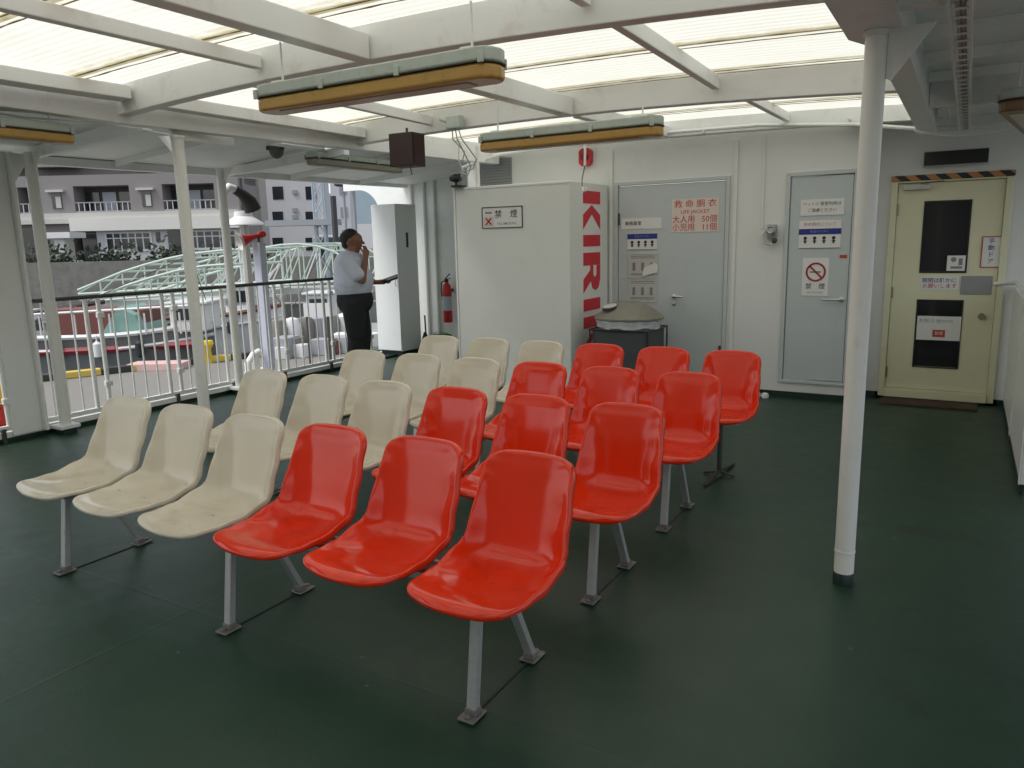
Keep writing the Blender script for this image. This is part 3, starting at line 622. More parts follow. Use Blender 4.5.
# cabinet below gets its own sign; cream door notices
s = sign('door_notice', .112, .245, 1.235, 1.49, DY-.001, 'small upright notice with a red border on the cream door', frame=redink)
for i, ch in enumerate('手動ドア'): text(ch, .05, blueink, s, (.178, DY-.0065, 1.455-.058*i), bold=.001)
s = sign('door_notice', -.345, -.045, 1.03, 1.145, DY-.001, 'wide notice with blue and red writing left of the steel plate on the cream door')
text('開閉は静かに', .046, blueink, s, (-.20, DY-.0065, 1.112), bold=.0008); text('お願いします', .046, redink, s, (-.195, DY-.0065, 1.062), bold=.0008)
s = sign('window_poster', -.35, .0, .57, .79, DY-.0085, 'white poster with a red square in the lower window of the cream door')
MB().box(-.22, -.12, DY-.0145, DY-.0125, .60, .665).build('red_square', redink, s); text('お知らせ', .045, greyink, s, (-.25, DY-.014, .745)); 
text('NOTICE', .03, greyink, s, (-.12, DY-.014, .745)); text('禁煙', .035, paper, s, (-.17, DY-.016, .632))
s = sign('window_sticker', -.15, -.008, 1.20, 1.335, DY-.0085, 'small white sticker in the lower corner of the upper window of the cream door')
MB().lathe([(.001, 0), (.022, -.001), (.001, -.002)], (-.10, DY-.0125, 1.30), 'Y', 10).box(-.12, -.03, DY-.0145, DY-.0125, 1.22, 1.24).box(-.06, -.03, DY-.0145, DY-.0125, 1.25, 1.31).build('figure', greyink, s)
t = thing('indicator_box', 'long black indicator box above the cream door', 'display box', (-.15, DY, 2.10))
MB().box(-.40, .10, DY-.07, DY-.001, 2.115, 2.245).build('case', framegrey, t, bevel=.004)
MB().box(-.39, .095, DY-.078, DY-.071, 2.122, 2.238).build('screen', black, t)
# alarm bell box
t = thing('alarm_bell', 'red alarm box high on the white wall above the wide cabinet', 'alarm', (-3.53, WY, 2.3))
MB().box(-3.62, -3.44, WY-.006, WY-.001, 2.30, 2.50).build('back_plate', white, t)
MB().prism([(-3.60, 2.34), (-3.57, 2.31), (-3.49, 2.31), (-3.46, 2.34), (-3.46, 2.46), (-3.49, 2.49), (-3.57, 2.49), (-3.60, 2.46)], 'Y', WY-.075, WY-.007).build('case', redm, t, bevel=.006)
MB().lathe([(.045, 0), (.04, -.02), (.015, -.03)], (-3.53, WY-.076, 2.40), 'Y', 16).build('sounder', mat('deep_red', (.2, .006, .008), .3), t, smooth=True)
# wall phone / socket fitting
t = thing('wall_fitting', 'weathered grey wall socket cluster hanging between the two grey doors', 'wall socket', (-1.6, WY, 1.45))
MB().box(-1.65, -1.56, WY-.05, WY-.001, 1.52, 1.65).build('box', mat('weathered_grey', (.30, .32, .31), .5, var=.3, sscale=30), t, bevel=.012)
MB().lathe([(.035, 0), (.045, -.02), (.045, -.05), (.03, -.07), (.02, -.06)], (-1.60, WY-.05, 1.60), 'Y', 16).build('socket', chrome, t, smooth=True)
MB().tube([(-1.66, WY-.03, 1.60), (-1.69, WY-.05, 1.55), (-1.66, WY-.06, 1.48), (-1.60, WY-.05, 1.46), (-1.57, WY-.04, 1.50)], .010, 8).build('cable', framegrey, t, smooth=True)
MB().lathe([(.022, 0), (.026, -.03), (.01, -.04)], (-1.57, WY-.045, 1.50), 'Y', 12).build('plug', iron, t, smooth=True)
pipes = thing('conduit_run', 'white cable pipe running along the top of the deckhouse wall', 'pipe', (-2, 7.3, 2.45))
MB().tube([(-4.9, 7.22, 2.36), (-4.4, 7.24, 2.47), (-3.6, 7.26, 2.52), (-2.5, 7.28, 2.535), (-1.7, 7.28, 2.525), (-.9, 7.28, 2.455), (-.45, 7.3, 2.385), (.1, 7.3, 2.36), (.9, 7.3, 2.37)], .017, 8).build('pipe', white, pipes, smooth=True)
for x in (-4.3, -3.6, -2.9, -2.2, -1.5, -.95): MB().box(x-.008, x+.008, 7.25, 7.40, 2.50, 2.515).build('clip', white, pipes)
MB().tube([(-1.705, WY-.012, 2.47), (-1.70, WY-.012, 1.62)], .008, 8).build('drop_pipe', white, pipes, smooth=True)
t = thing('hanging_cables', 'sagging pale cables under the ceiling above the cream door', 'cable', (0, 7.2, 2.3))
for k, (sg, y, dz) in enumerate(((.03, 7.1, 0), (.05, 6.95, -.01), (.075, 6.8, -.015))):
    MB().tube([(-.42+.8*u, y, 2.33+dz-sg*4*u*(1-u)+.02*u) for u in [i/12 for i in range(13)]], .009, 7).build('cable', ceilp, t, smooth=True)
t = thing('side_cables', 'thin grey cables tied along the girder at the upper left', 'cable', (-5.2, 3, 2.4))
MB().tube([(-5.24, .4+k*.42, 2.44-.02*(k % 2)) for k in range(8)], .008, 6).build('cable', framegrey, t, smooth=True)
MB().tube([(-5.27, .6+k*.55, 2.43-.03*((k+1) % 2)) for k in range(7)], .006, 6).build('cable', white, t, smooth=True)
# cable ladder under the right ceiling
t = thing('cable_ladder', 'narrow cable ladder under the ceiling right of the thick pillar', 'cable tray', (-.1, 4, 2.4))
for x in (-.125, -.055): MB().box(x-.006, x+.006, .5, 7.3, 2.335, 2.36).build('side_rail', ceilp, t)
for k in range(48): MB().box(-.118, -.062, .7+k*.14, .7+k*.14+.02, 2.338, 2.343).build('rung', ceilp, t)
MB().tube([(-.098, .4, 2.352), (-.094, 7.35, 2.352)], .008, 6).tube([(-.08, .4, 2.354), (-.078, 7.35, 2.354)], .009, 6).build('cable', mat('mauve_cable', (.42, .36, .35), .5), t, smooth=True)
for y in (1.6, 3.1, 4.8, 6.5): MB().box(-.128, -.122, y, y+.03, 2.36, 2.529).box(-.058, -.052, y, y+.03, 2.36, 2.529).build('hanger', ceilp, t)

# ================================================================== CABINET
t = thing('tall_cabinet', 'wide pale cabinet with tall red lettering on its right side, standing before the white wall', 'cabinet', (-3.95, 7.1, 0))
cx0, cx1, cy0, cy1, cz1 = -4.60, -3.285, 6.65, 7.55, 2.105
MB().box(cx0, cx1, cy0, cy1, .05, cz1).build('body', cab, t, bevel=.008)
MB().box(cx0+.03, cx1-.03, cy0+.03, cy1-.02, 0, .05).build('plinth', dark, t)
MB().box(cx0-.02, cx0-.001, cy0-.008, cy0+.03, .05, cz1).build('edge_trim', white, t, bevel=.002)
MB().box(cx0, cx1, cy0-.0035, cy0-.0005, cz1-.028, cz1-.022).build('seam', framegrey, t)
# lettering: capitals turned a quarter to the right so the word reads downward
def rl(polys, ztop, length, y0=6.945, y1=7.35):
    for pl in polys:
        mb = MB(); mb.prism([(y0+v*(y1-y0), ztop-u*length) for u, v in pl], 'X', cx1+.0005, cx1+.003); mb.build('lettering', crimson, t)
K = [[(0, 0), (.34, 0), (.34, 1), (0, 1)], [(.40, .52), (.95, 1), (.66, 1), (.345, .72)][:0] or [(.345, .40), (.40, .50), (1, 0), (.62, 0)], [(.345, .62), (.345, .36), (.98, 1), (.62, 1)]]
K = [[(0, 0), (.33, 0), (.33, 1), (0, 1)], [(.36, .50), (.62, .0), (1.0, .0), (.60, .50), (1.0, 1.0), (.62, 1.0)]]
I_ = [[(0, 0), (1, 0), (1, 1), (0, 1)]]
Rr = [[(0, 0), (.32, 0), (.32, 1), (0, 1)], [(.325, .78), (.325, 1), (.70, 1), (.90, .90), (.97, .72), (.90, .52), (.72, .44), (1, 0), (.66, 0), (.44, .40), (.325, .40), (.325, .58), (.56, .58), (.64, .68), (.56, .78)]]
Nn = [[(0, 0), (.28, 0), (.28, 1), (0, 1)], [(.285, 1), (.285, .68), (.715, 0), (.715, .32)], [(.72, 0), (1, 0), (1, 1), (.72, 1)]]
rl(K, 2.025, .375); rl(I_, 1.595, .115); rl(Rr, 1.42, .40); rl(I_, .955, .12); rl(Nn, .775, .42)
s = sign('no_smoking_sign', -4.268, -3.808, 1.69, 1.885, cy0-.001, 'wide framed no smoking sign on the front of the wide cabinet', frame=blackink)
yy = cy0-.0062
MB().box(-4.255, -4.135, yy-.001, yy+.0005, 1.70, 1.80).build('pink_patch', pinkpaper, s)
for q in (1, -1):
    MB().box(-.045, .045, -.001, .001, -.007, .007, rot=Matrix.Translation((-4.195, yy-.003, 1.752)) @ Matrix.Rotation(R(45*q), 4, 'Y')).build('cross', mat('dark_red_ink', (.35, .01, .02)), s)
MB().box(-4.235, -4.155, yy-.0012, yy+.0005, 1.83, 1.845).build('cigarette', greyink, s)
text('禁', .085, blackink, s, (-4.08, yy, 1.815), bold=.0015); text('煙', .085, blackink, s, (-3.90, yy, 1.815), bold=.0015)
text('NO SMOKING', .035, greyink, s, (-3.98, yy, 1.725), bold=.0006)

# things above / around the cabinet
def rod(x, y, z0, z1, r, name, label, cat, m=poleP):
    o = MB().tube([(x, y, z0), (x, y, z1)], r, 10).build(name, m, None, smooth=True); return tag(o, label, cat)
rod(-4.36, 6.72, 2.107, 2.50, .020, 'ceiling_strut', 'short cream pole between the cabinet top and the ceiling', 'pole')
t = thing('hanging_rod', 'thin white rod with a hook hanging in front of the red alarm box', 'hanging rod', (-3.10, 6.6, 2.0))
MB().tube([(-3.10, 6.6, 2.22), (-3.095, 6.6, 2.56)], .012, 8).build('rod', white, t, smooth=True)
MB().tube([(-3.10, 6.6, 2.22), (-3.125, 6.59, 2.10), (-3.12, 6.58, 2.03)], .005, 6).build('cord', iron, t, smooth=True)
MB().tube([(-3.12, 6.58, 2.03), (-3.10, 6.57, 1.985), (-3.075, 6.57, 1.995), (-3.075, 6.57, 2.03)], .011, 8).build('hook', white, t, smooth=True)
t = thing('ceiling_camera', 'small black floodlight perched by the left corner of the cabinet top', 'lamp', (-4.55, 6.6, 2.11))
MB().lathe([(.0, -.07), (.035, -.07), (.045, -.02), (.04, .04), (.0, .05)], (-4.55, 6.62, 2.20), 'X', 14).build('head', black, t, smooth=True)
MB().box(-4.60, -4.48, 6.58, 6.68, 2.107, 2.125).tube([(-4.57, 6.63, 2.12), (-4.57, 6.63, 2.2)], .012, 8).build('base', black, t)
MB().tube([(-4.50, 6.62, 2.20), (-4.47, 6.62, 2.27), (-4.52, 6.62, 2.36), (-4.50, 6.6, 2.5)], .006, 6).build('cable', framegrey, t, smooth=True)
t = thing('junction_box', 'pale green junction box with dangling cables on the beam above the cabinet', 'junction box', (-4.0, 5.2, 2.4))
MB().box(-3.66, -3.53, 5.19, 5.27, 2.44, 2.545).build('box', lightgreen, t, bevel=.012)
MB().tube([(-3.66, 5.23, 2.50), (-3.74, 5.23, 2.53)], .014, 8).build('gland', lightgreen, t, smooth=True)
for dx, l in ((0, .26), (.03, .20), (-.03, .12)):
    MB().tube([(-3.60+dx, 5.24, 2.44), (-3.60+dx*1.4, 5.26, 2.37), (-3.70+dx*2, 5.60, 2.42-l*.9), (-4.2+dx*2, 6.3, 2.42-l*.9), (-4.5, 6.6, 2.25)], .005, 6).build('cable', framegrey, t, smooth=True)
# wooden speaker box hanging under the beam
t = thing('wooden_box', 'dark brown wooden box hanging under the roof left of the cabinet', 'speaker box', (-3.98, 5.1, 2.1))
mb = MB(Matrix.Translation((-3.985, 5.1, 0)) @ Matrix.Rotation(R(2), 4, 'Z'))
mb.box(-.115, .115, -.09, .09, 2.165, 2.425).build('case', woodm, t, bevel=.006)
mb = MB(Matrix.Translation((-3.985, 5.1, 0)) @ Matrix.Rotation(R(2), 4, 'Z'))
mb.box(.1155, .121, -.07, .07, 2.18, 2.41).build('grille', mat('brown_grille', (.035, .012, .009), .8, bump=1, bscale=150), t)
MB().tube([(-3.98, 5.1, 2.425), (-3.98, 5.1, 2.47)], .01, 8).build('hanger', iron, t)
MB().tube([(-3.96, 5.1, 2.166), (-3.95, 5.1, 2.10)], .004, 6).build('cable', iron, t)

# louvre above the cabinet
t = thing('wall_louvre', 'grey louvred vent in the wall above the left end of the cabinet', 'vent', (-4.68, WY, 2.2))
MB().box(-4.90, -4.46, WY-.012, WY-.001, 2.17, 2.47).build('backing', mat('vent_grey', (.26, .27, .27), .6), t)
for k in range(9): MB().box(-4.88, -4.48, WY-.022, WY-.013, 2.185+k*.031, 2.205+k*.031).build('slat', mat('slat_grey', (.28, .29, .29), .6), t)

# ================================================================== LOCKER, BUCKET, EXTINGUISHER
t = thing('tall_locker', 'tall white locker standing behind the man in the pale shirt', 'locker', (-6.8, 8.5, 0))
MB().box(-7.06, -6.64, 8.2, 8.62, .08, 2.08).build('body', mat('locker_side_grey', (.76, .78, .77), .4), t, bevel=.005)
MB().box(-7.058, -6.642, 8.172, 8.199, .09, 2.075).build('door', lockp, t, bevel=.006)
MB().box(-7.04, -6.66, 8.22, 8.6, .0, .08).build('plinth', dark, t)  # recessed kick; its dark colour stands for the shadow under the locker
MB().tube([(-6.67, 8.165, .98), (-6.67, 8.14, 1.0), (-6.67, 8.14, 1.06), (-6.67, 8.165, 1.08)], .006, 6).build('handle', chrome, t, smooth=True)
MB().box(-6.639, -6.632, 8.38, 8.42, 1.50, 1.70).build('latch', black, t)
t = thing('green_bucket', 'green bucket beside the foot of the white locker', 'bucket', (-6.30, 8.6, 0))
MB().lathe([(.10, .0), (.135, .26), (.145, .265), (.145, .28), (.125, .28), (.095, .02)], (-6.28, 8.62, 0), n=20).build('pail', mat('green_plastic', (.05, .22, .02), .4), t, smooth=True)
MB().tube([(-6.28+.14*math.cos(a), 8.62, .27+.05*math.sin(a)) for a in [math.pi*k/8 for k in range(9)]], .004, 6).build('handle', iron, t, smooth=True)
t = thing('brush', 'black brush with a short handle standing beside the green bucket', 'brush', (-6.50, 8.6, 0))
MB().tube([(-6.50, 8.55, .28), (-6.53, 8.58, .55)], .011, 8).build('handle', black, t, smooth=True)
MB().lathe([(.06, 0), (.075, .08), (.05, .22), (.02, .32)], (-6.49, 8.52, 0), n=14).build('head', dark, t, smooth=True)
t = thing('fire_extinguisher', 'red fire extinguisher hanging on the grey bulkhead left of the cabinet', 'fire extinguisher', (-6.47, 8.83, .48))
ex, ey = -6.33, 8.86
MB().lathe([(.0, .43), (.06, .43), (.066, .45), (.066, .90), (.055, .955), (.028, .985), (.026, 1.0)], (ex, ey, 0), n=22).build('cylinder', redm, t, smooth=True)
MB().lathe([(.0675, .60), (.0675, .80)], (ex, ey, 0), n=22).build('label_band', mat('ext_label', (.45, .50, .52), .4), t, smooth=True)
MB().box(ex-.02, ex+.02, ey-.02, ey+.02, 1.0, 1.05).sweep([(ex-.01, ey, 1.05), (ex+.06, ey, 1.11)], .02, .012).sweep([(ex-.01, ey, 1.03), (ex+.07, ey, 1.05)], .02, .01).build('valve', black, t)
MB().tube([(ex-.02, ey, 1.02), (ex-.09, ey, 1.0), (ex-.10, ey, .88), (ex-.075, ey, .74)], .010, 8).build('hose', black, t, smooth=True)
MB().box(ex-.02, ex+.02, ey+.066, 8.999, .86, .9).build('bracket', iron, t)

# ================================================================== BIN
t = thing('litter_bin', 'dark grey litter bin with a clear bag under a domed tan lid', 'bin', (-2.82, 6.95, 0))
bx, by = -2.80, 6.95
MB().box(bx-.28, bx+.28, by-.25, by+.25, .03, .70).build('body', binbody, t, bevel=.03, seg=3)
MB().tube([(bx-.30, by-.27, .69), (bx+.29, by-.27, .69), (bx+.29, by+.27, .69), (bx-.30, by+.27, .69)], .010, 8, closed=True).build('rim', black, t, smooth=True)
for sx_ in (-1, 1):
    for sy_ in (-1, 1): MB().tube([(bx+.295*sx_, by+.27*sy_, .0), (bx+.295*sx_, by+.27*sy_, .70)], .008, 8).build('frame_leg', black, t, smooth=True)
bag = MB().lathe([(.285, .69), (.305, .705), (.305, .74), (.315, .77), (.30, .80), (.28, .80)], (bx, by, 0), n=40, sx=1.02, sy=.93)
for v in bag.bm.verts:
    a = math.atan2(v.co.y-by, v.co.x-bx); v.co.x += .010*math.sin(9*a+v.co.z*30); v.co.z += .010*math.sin(7*a)
    v.co.y += .01*math.cos(11*a)
bag.build('bag', bagm, t, smooth=True)
MB().lathe([(.32, .775), (.345, .785), (.345, .80), (.30, .835), (.23, .885), (.15, .935), (.11, .948), (.0005, .955)], (bx, by, 0), n=36, sy=.9).build('lid', binlid, t, smooth=True)
mb = MB(Matrix.Translation((bx-.13, by-.16, .907)) @ Matrix.Rotation(R(24), 4, 'X') @ Matrix.Rotation(R(-8), 4, 'Y'))
mb.lathe([(.0005, .0), (.07, .0), (.075, .012), (.06, .016), (.0005, .012)], (0, 0, 0), n=20, sy=.6).build('lid_flap', mat('dirty_white_plastic', (.5, .5, .48), .4), t, smooth=True)
mb = MB(Matrix.Translation((bx-.13, by-.175, .893)) @ Matrix.Rotation(R(28), 4, 'X') @ Matrix.Rotation(R(-8), 4, 'Y'))
mb.lathe([(.0005, .0), (.078, .0), (.0005, .012)], (0, 0, 0), n=20, sy=.7).build('lid_hole', black, t, smooth=True)

# mat and small floor things
t = MB().box(-.60, .18, 7.60, 7.87, .002, .016).build('door_mat', matm); tag(t, 'brown grated door mat before the cream door', 'door mat')
t = thing('floor_caps', 'pair of small white round caps on the floor by the wall', 'floor fitting', (-1.62, 7.45, 0))
for x in (-1.66, -1.585): MB().lathe([(.0005, .0), (.03, .0), (.038, .022), (.03, .045), (.0005, .055)], (x, 7.44, 0), n=16).build('cap', white, t, smooth=True)
# right bulwark
t = thing('bulwark_panel', 'white solid bulwark panel with a pipe handrail at the right edge', 'bulwark', (.37, 6.5, 0))
MB().box(.37, .40, 5.22, 7.90, .065, 1.06).build('panel', wallp, t, bevel=.006)
for y in (5.22, 6.5): MB().box(.362, .37, y, y+.04, .065, 1.06).build('stiffener', wallp, t)
MB().box(.375, .395, 5.24, 7.9, 0, .065).build('base', greenkick, t)
MB().tube([(.385, 5.24, 1.11), (.385, 7.75, 1.11), (.30, 7.86, 1.10), (.22, 7.88, 1.09)], .020, 10).build('handrail', white, t, smooth=True)
for y in (5.3, 6.5, 7.6): MB().tube([(.385, y, 1.06), (.385, y, 1.10)], .012, 8).build('rail_support', white, t)

t = MB().box(-5.0, 1.6, -2.95, -2.88, 0, 2.56).build('unseen_shade_wall', mat('shade_wall_paint', (.50, .51, .50), .4)); tag(t, 'grey white wall added unseen behind the camera to darken reflections', 'bulkhead')  # added out of view: darkens seat reflections and cuts light from behind

# ================================================================== FLUORESCENT LIGHTS
def fluoro(L, loc, rz, label, hang=.12, m=amber):
    t = thing('fluorescent_light', label, 'light fitting', loc, 'old fluorescent fittings with amber covers under the canopy', rz)
    fm = wmat(t)
    def octo(w, L2, z0, z1, n=6):
        pts = []
        r = w*.75
        for cx_, a0 in ((L2-r, -90), (-L2+r, 90)):
            for k in range(n+1):
                a = R(a0+180*k/n); pts.append((cx_+r*math.cos(a), w*math.sin(a)))
        return pts
    MB(fm).prism(octo(.085, L/2, 0, 0), 'Z', .0, .055).build('housing', lightgreen, t, bevel=.008)
    MB(fm).prism(octo(.092, L/2+.004, 0, 0), 'Z', -.006, -.001).build('gasket', mat('perished_gasket', (.07, .075, .06), .7), t)
    mb = MB(fm); mb.prism(octo(.083, L/2+.0, 0, 0), 'Z', -.068, -.0065); mb.build('diffuser', m, t, bevel=.016, seg=4)
    MB(fm).box(-L/2+.14, L/2-.14, -.040, .040, -.072, -.0685).build('diffuser_underside', amber2, t, bevel=.002)
    for x in (-L*.47, -L*.16, L*.16, L*.47):
        for s_ in (-1, 1): MB(fm).box(x-.013, x+.013, s_*.090-.006, s_*.090+.006, -.012, .03).build('clip', lightgreen, t, bevel=.003)
    for x in (-L*.4, L*.4): MB(fm).box(x-.03, x+.03, -.05, .05, .0555, .068).tube([(x, 0, .07), (x, 0, .07+hang)], .0055, 8).build('bracket', beamp, t)
    return t
fluoro(1.37, (-2.36, 2.78, 2.262), 0, 'large amber fluorescent fitting nearest the camera, hanging under the front cross beam', .18)
fluoro(1.35, (-2.38, 4.78, 2.248), 0, 'amber fluorescent fitting above the wide cabinet, between the beams', .18)
fluoro(1.40, (-5.27, 2.40, 2.325), R(90), 'brown amber fluorescent fitting cut off by the left edge of the photo', .14)
fluoro(1.36, (-5.50, 6.2, 2.385), R(90), 'dull unlit fitting on the grey ceiling left of the wooden box', .07, mat('dull_diffuser', (.26, .25, .20), .5))
fluoro(1.40, (.26, 5.9, 2.265), R(82), 'brown fitting cut off by the right edge of the photo, above the cream door', .14, mat('brown_amber', (.22, .13, .06), .4))
t = thing('ceiling_fitting', 'small round dark grey fitting on the grey ceiling above the railing', 'ceiling fitting', (-5.75, 5.3, 2.35))
MB().lathe([(.06, .18), (.075, .12), (.06, .06), (.035, .03), (.0005, .02)], (-5.72, 5.32, 2.35), n=16).build('body', mat('dusty_grey', (.13, .14, .13), .7), t, smooth=True)
for a in (0, 2.1, 4.2): MB().box(-5.72+.07*math.cos(a)-.02, -5.72+.07*math.cos(a)+.02, 5.32+.07*math.sin(a)-.015, 5.32+.07*math.sin(a)+.015, 2.45, 2.49).build('lug', iron, t)

# ================================================================== SEATS
def seat_mesh():
    # profile: (y, z, half width, edge lift, edge forward)
    prof = [(-.535, .428), (-.525, .438), (-.50, .443), (-.45, .438), (-.38, .425), (-.30, .414), (-.22, .407), (-.15, .406), (-.105, .414), (-.078, .436), (-.062, .475), (-.048, .54), (-.030, .62), (-.014, .69), (-.002, .745), (.006, .768), (.010, .784), (.012, .793)]
    P = [Vector((0, y, z)) for y, z in prof]
    s = [0]
    for a, b in zip(P, P[1:]): s.append(s[-1]+(b-a).length)
    Ltot = s[-1]
    def interp(q):
        for i in range(len(s)-1):
            if q <= s[i+1]+1e-9:
                t = (q-s[i])/(s[i+1]-s[i]); return P[i].lerp(P[i+1], t)
        return P[-1].copy()
    def hermite(pts, q):
        for (a, va), (b, vb) in zip(pts, pts[1:]):
            if q <= b: t = (q-a)/(b-a); t = t*t*(3-2*t); return va+(vb-va)*t
        return pts[-1][1]
    width = [(0, .193), (.15, .208), (.32, .216), (.46, .213), (.60, .199), (.75, .184), (Ltot, .177)]
    lift = [(0, .0), (.10, .010), (.22, .030), (.36, .070), (.45, .088), (.56, .072), (.68, .044), (.80, .022), (Ltot, .006)]
    NS, NU = 38, 18
    qs = []
    for i in range(NS+1):
        t = i/NS; qs.append(Ltot*(t - .10*math.sin(2*math.pi*t)/ (2*math.pi)*3))
    bm = bmesh.new(); grid = []; nrm = []
    for q in qs:
        c = interp(q); t = (interp(min(Ltot, q+.025))-interp(max(0, q-.025))).normalized()
        n = Vector((0, -t.z, t.y))          # toward the sitter
        hw = hermite(width, q)
        rf, rt = .075, .062
        if q < rf: hw = hw-rf+math.sqrt(max(0, rf*rf-(rf-q)**2))
        if Ltot-q < rt: e = Ltot-q; hw = hw-rt+math.sqrt(max(0, rt*rt-(rt-e)**2))
        lf = hermite(lift, q)
        row = []
        for j in range(NU+1):
            u = -1+2*j/NU; u = math.copysign(abs(u)**.85, u)
            au = abs(u)
            p = c+Vector((u*hw*(1-.03*(lf/.07)*au**4), 0, 0))+n*(lf*au**3.8)
            # soft dished pan, and bowed front lip and top
            p += n*(-.006*(1-au*au)*math.exp(-((q-.25)/.12)**2))
            if q < .12: p.y += .016*au**2*(1-q/.12)
            if Ltot-q < .10: p.z -= .006*au**2*(1-(Ltot-q)/.10)
            row.append(bm.verts.new(p)); nrm.append(n)
        grid.append(row)
    for a, b in zip(grid, grid[1:]):
        for j in range(NU): bm.faces.new((a[j], a[j+1], b[j+1], b[j]))
    # rolled rim all the way round
    loop = grid[0][:] + [r[-1] for r in grid[1:]] + grid[-1][::-1][1:] + [r[0] for r in grid[::-1][1:-1]]
    idx = {}
    bm.verts.index_update()
    cur = loop
    cen = {}
    for k, v in enumerate(loop): cen[k] = v.co.copy()
    N = len(loop)
    norms = []
    for v in loop:
        norms.append(nrm[v.index])
    outv = []
    for k in range(N):
        tg = (cen[(k+1) % N]-cen[(k-1) % N]).normalized(); o_ = tg.cross(norms[k]).normalized()
        outv.append(o_)
    # orient outward
    mid = Vector((0, -.2, .5))
    for k in range(N):
        if outv[k].dot(cen[k]-Vector((0, cen[k].y*.5-.12, cen[k].z*.5+.25))) < 0: outv[k] = -outv[k]
    for o_, d_ in ((.006, .003), (.010, .014), (.010, .034)):
        new = [bm.verts.new(cen[k]+outv[k]*o_-norms[k]*d_*(.6 if cen[k].y < -.42 else min(1, .6+(cen[k].y+.42)*3))) for k in range(N)]
        for k in range(N): bm.faces.new((cur[k], cur[(k+1) % N], new[(k+1) % N], new[k]))
        cur = new
    bmesh.ops.recalc_face_normals(bm, faces=bm.faces[:])
    me = bpy.data.meshes.new('seat'); bm.to_mesh(me); bm.free()
    for p in me.polygons: p.use_smooth = True
    return me
sm_red = seat_mesh(); sm_red.materials.append(seat_red)
sm_cream = seat_mesh(); sm_cream.materials.append(seat_cream)
def proto_seat(me, label):
    o = bpy.data.objects.new('seat', me); col.objects.link(o); o['label'] = label
    so = o.modifiers.new('shell', 'SOLIDIFY'); so.thickness = .005; so.offset = -1
    ss = o.modifiers.new('smooth', 'SUBSURF'); ss.levels = 1; ss.render_levels = 1
    return o
seatR = proto_seat(sm_red, 'glossy red moulded plastic seat'); seatC = proto_seat(sm_cream, 'glossy cream moulded plastic seat')
SX0, SS = -3.742, .4855
ROWY = [2.318, 3.252, 4.185, 5.118]
rlabels = ['front row of six joined plastic seats, three cream and three red, nearest the camera',
           'second row of six joined plastic seats from the front, three cream and three red',
           'third row of six joined plastic seats from the front, three cream and three red',
           'rearmost row of six joined plastic seats, three cream and three red, nearest the white wall']
first = None
footm = mat('worn_foot_steel', (.22, .21, .20), .5, metal=.4, stain=RUST, sscale=30, samt=.5)
def leg_meshes(row, x, y):
    MB().prism([(y-.455, .03), (y-.425, .03), (y-.385, .340), (y-.275, .352), (y-.275, .368), (y-.41, .368)], 'X', x-.018, x+.018).build('front_leg', steel, row, bevel=.003)
    MB().prism([(y-.065, .03), (y-.035, .03), (y-.195, .352), (y-.225, .352)], 'X', x-.018, x+.018).build('rear_leg', steel, row, bevel=.003)
    MB().box(x-.032, x+.032, y-.49, y-.405, .004, .012).box(x-.021, x+.021, y-.46, y-.42, .012, .034).lathe([(.011, .012), (.011, .022)], (x+.0, y-.475, 0), n=6).build('foot_plate', footm, row, bevel=.002)
    MB().box(x-.032, x+.032, y-.08, y+.01, .004, .012).box(x-.021, x+.021, y-.07, y-.03, .012, .034).lathe([(.011, .012), (.011, .022)], (x+.0, y-.005, 0), n=6).build('foot_plate', footm, row, bevel=.002)
    MB().box(x-.004, x+.004, y-.405, y-.08, .001, .004).build('floor_strip', dark, row)
for j, y in enumerate(ROWY):
    row = thing('seat_row', rlabels[j], 'row of seats', (-2.55, y, 0), 'rows of joined plastic seats facing the stern')
    MB().box(SX0-.12, SX0+5*SS+.12, y-.27, y-.235, .340, .370).build('beam', steel, row, bevel=.004)
    MB().box(SX0-.12, SX0+5*SS+.12, y-.17, y-.145, .340, .370).build('beam', steel, row, bevel=.004)
    for i in range(6):
        src = seatC if i < 3 else seatR
        o = src.copy(); col.objects.link(o); o.parent = row
        o.location = Vector((SX0+SS*i+random.uniform(-.004, .004), y, -.009))-row.location
        o.rotation_euler = (random.uniform(-.008, .008), 0, random.uniform(-.01, .01))
        bo = MB().lathe([(.0045, .0), (.0045, .003), (.0015, .0045)], (SX0+SS*i, y-.27, .4030), n=8).build('bolt', iron, row)
        bo.data.transform(Matrix.Translation(row.location-Vector((SX0+SS*i, y, 0)))); bo.parent = o
        x = SX0+SS*i
        br = MB().box(x-.10, x+.10, y-.27, y-.15, .3705, .380); br.build('seat_bracket', iron, row)
    sup = (.09, 2.555, 5.03) if j < 3 else (.09, 2.555)
    for u in sup: leg_meshes(row, SX0+SS*u, y)
    if j == 3:   # a single post with a splayed foot carries the right end of the last row
        x = SX0+SS*5.03; yy = y-.30
        MB().tube([(x, yy, .03), (x, yy, .345)], .016, 12).build('post', iron, row, smooth=True)
        MB().sweep([(x-.02, yy-.27, .003), (x, yy, .03), (x+.02, yy+.28, .003)], .024, .014).build('splayed_foot', iron, row, bevel=.003)
        MB().sweep([(x-.10, yy, .003), (x, yy, .022), (x+.10, yy, .003)], .022, .012).build('splayed_foot', iron, row, bevel=.003)
for o in (seatR, seatC): bpy.data.objects.remove(o)

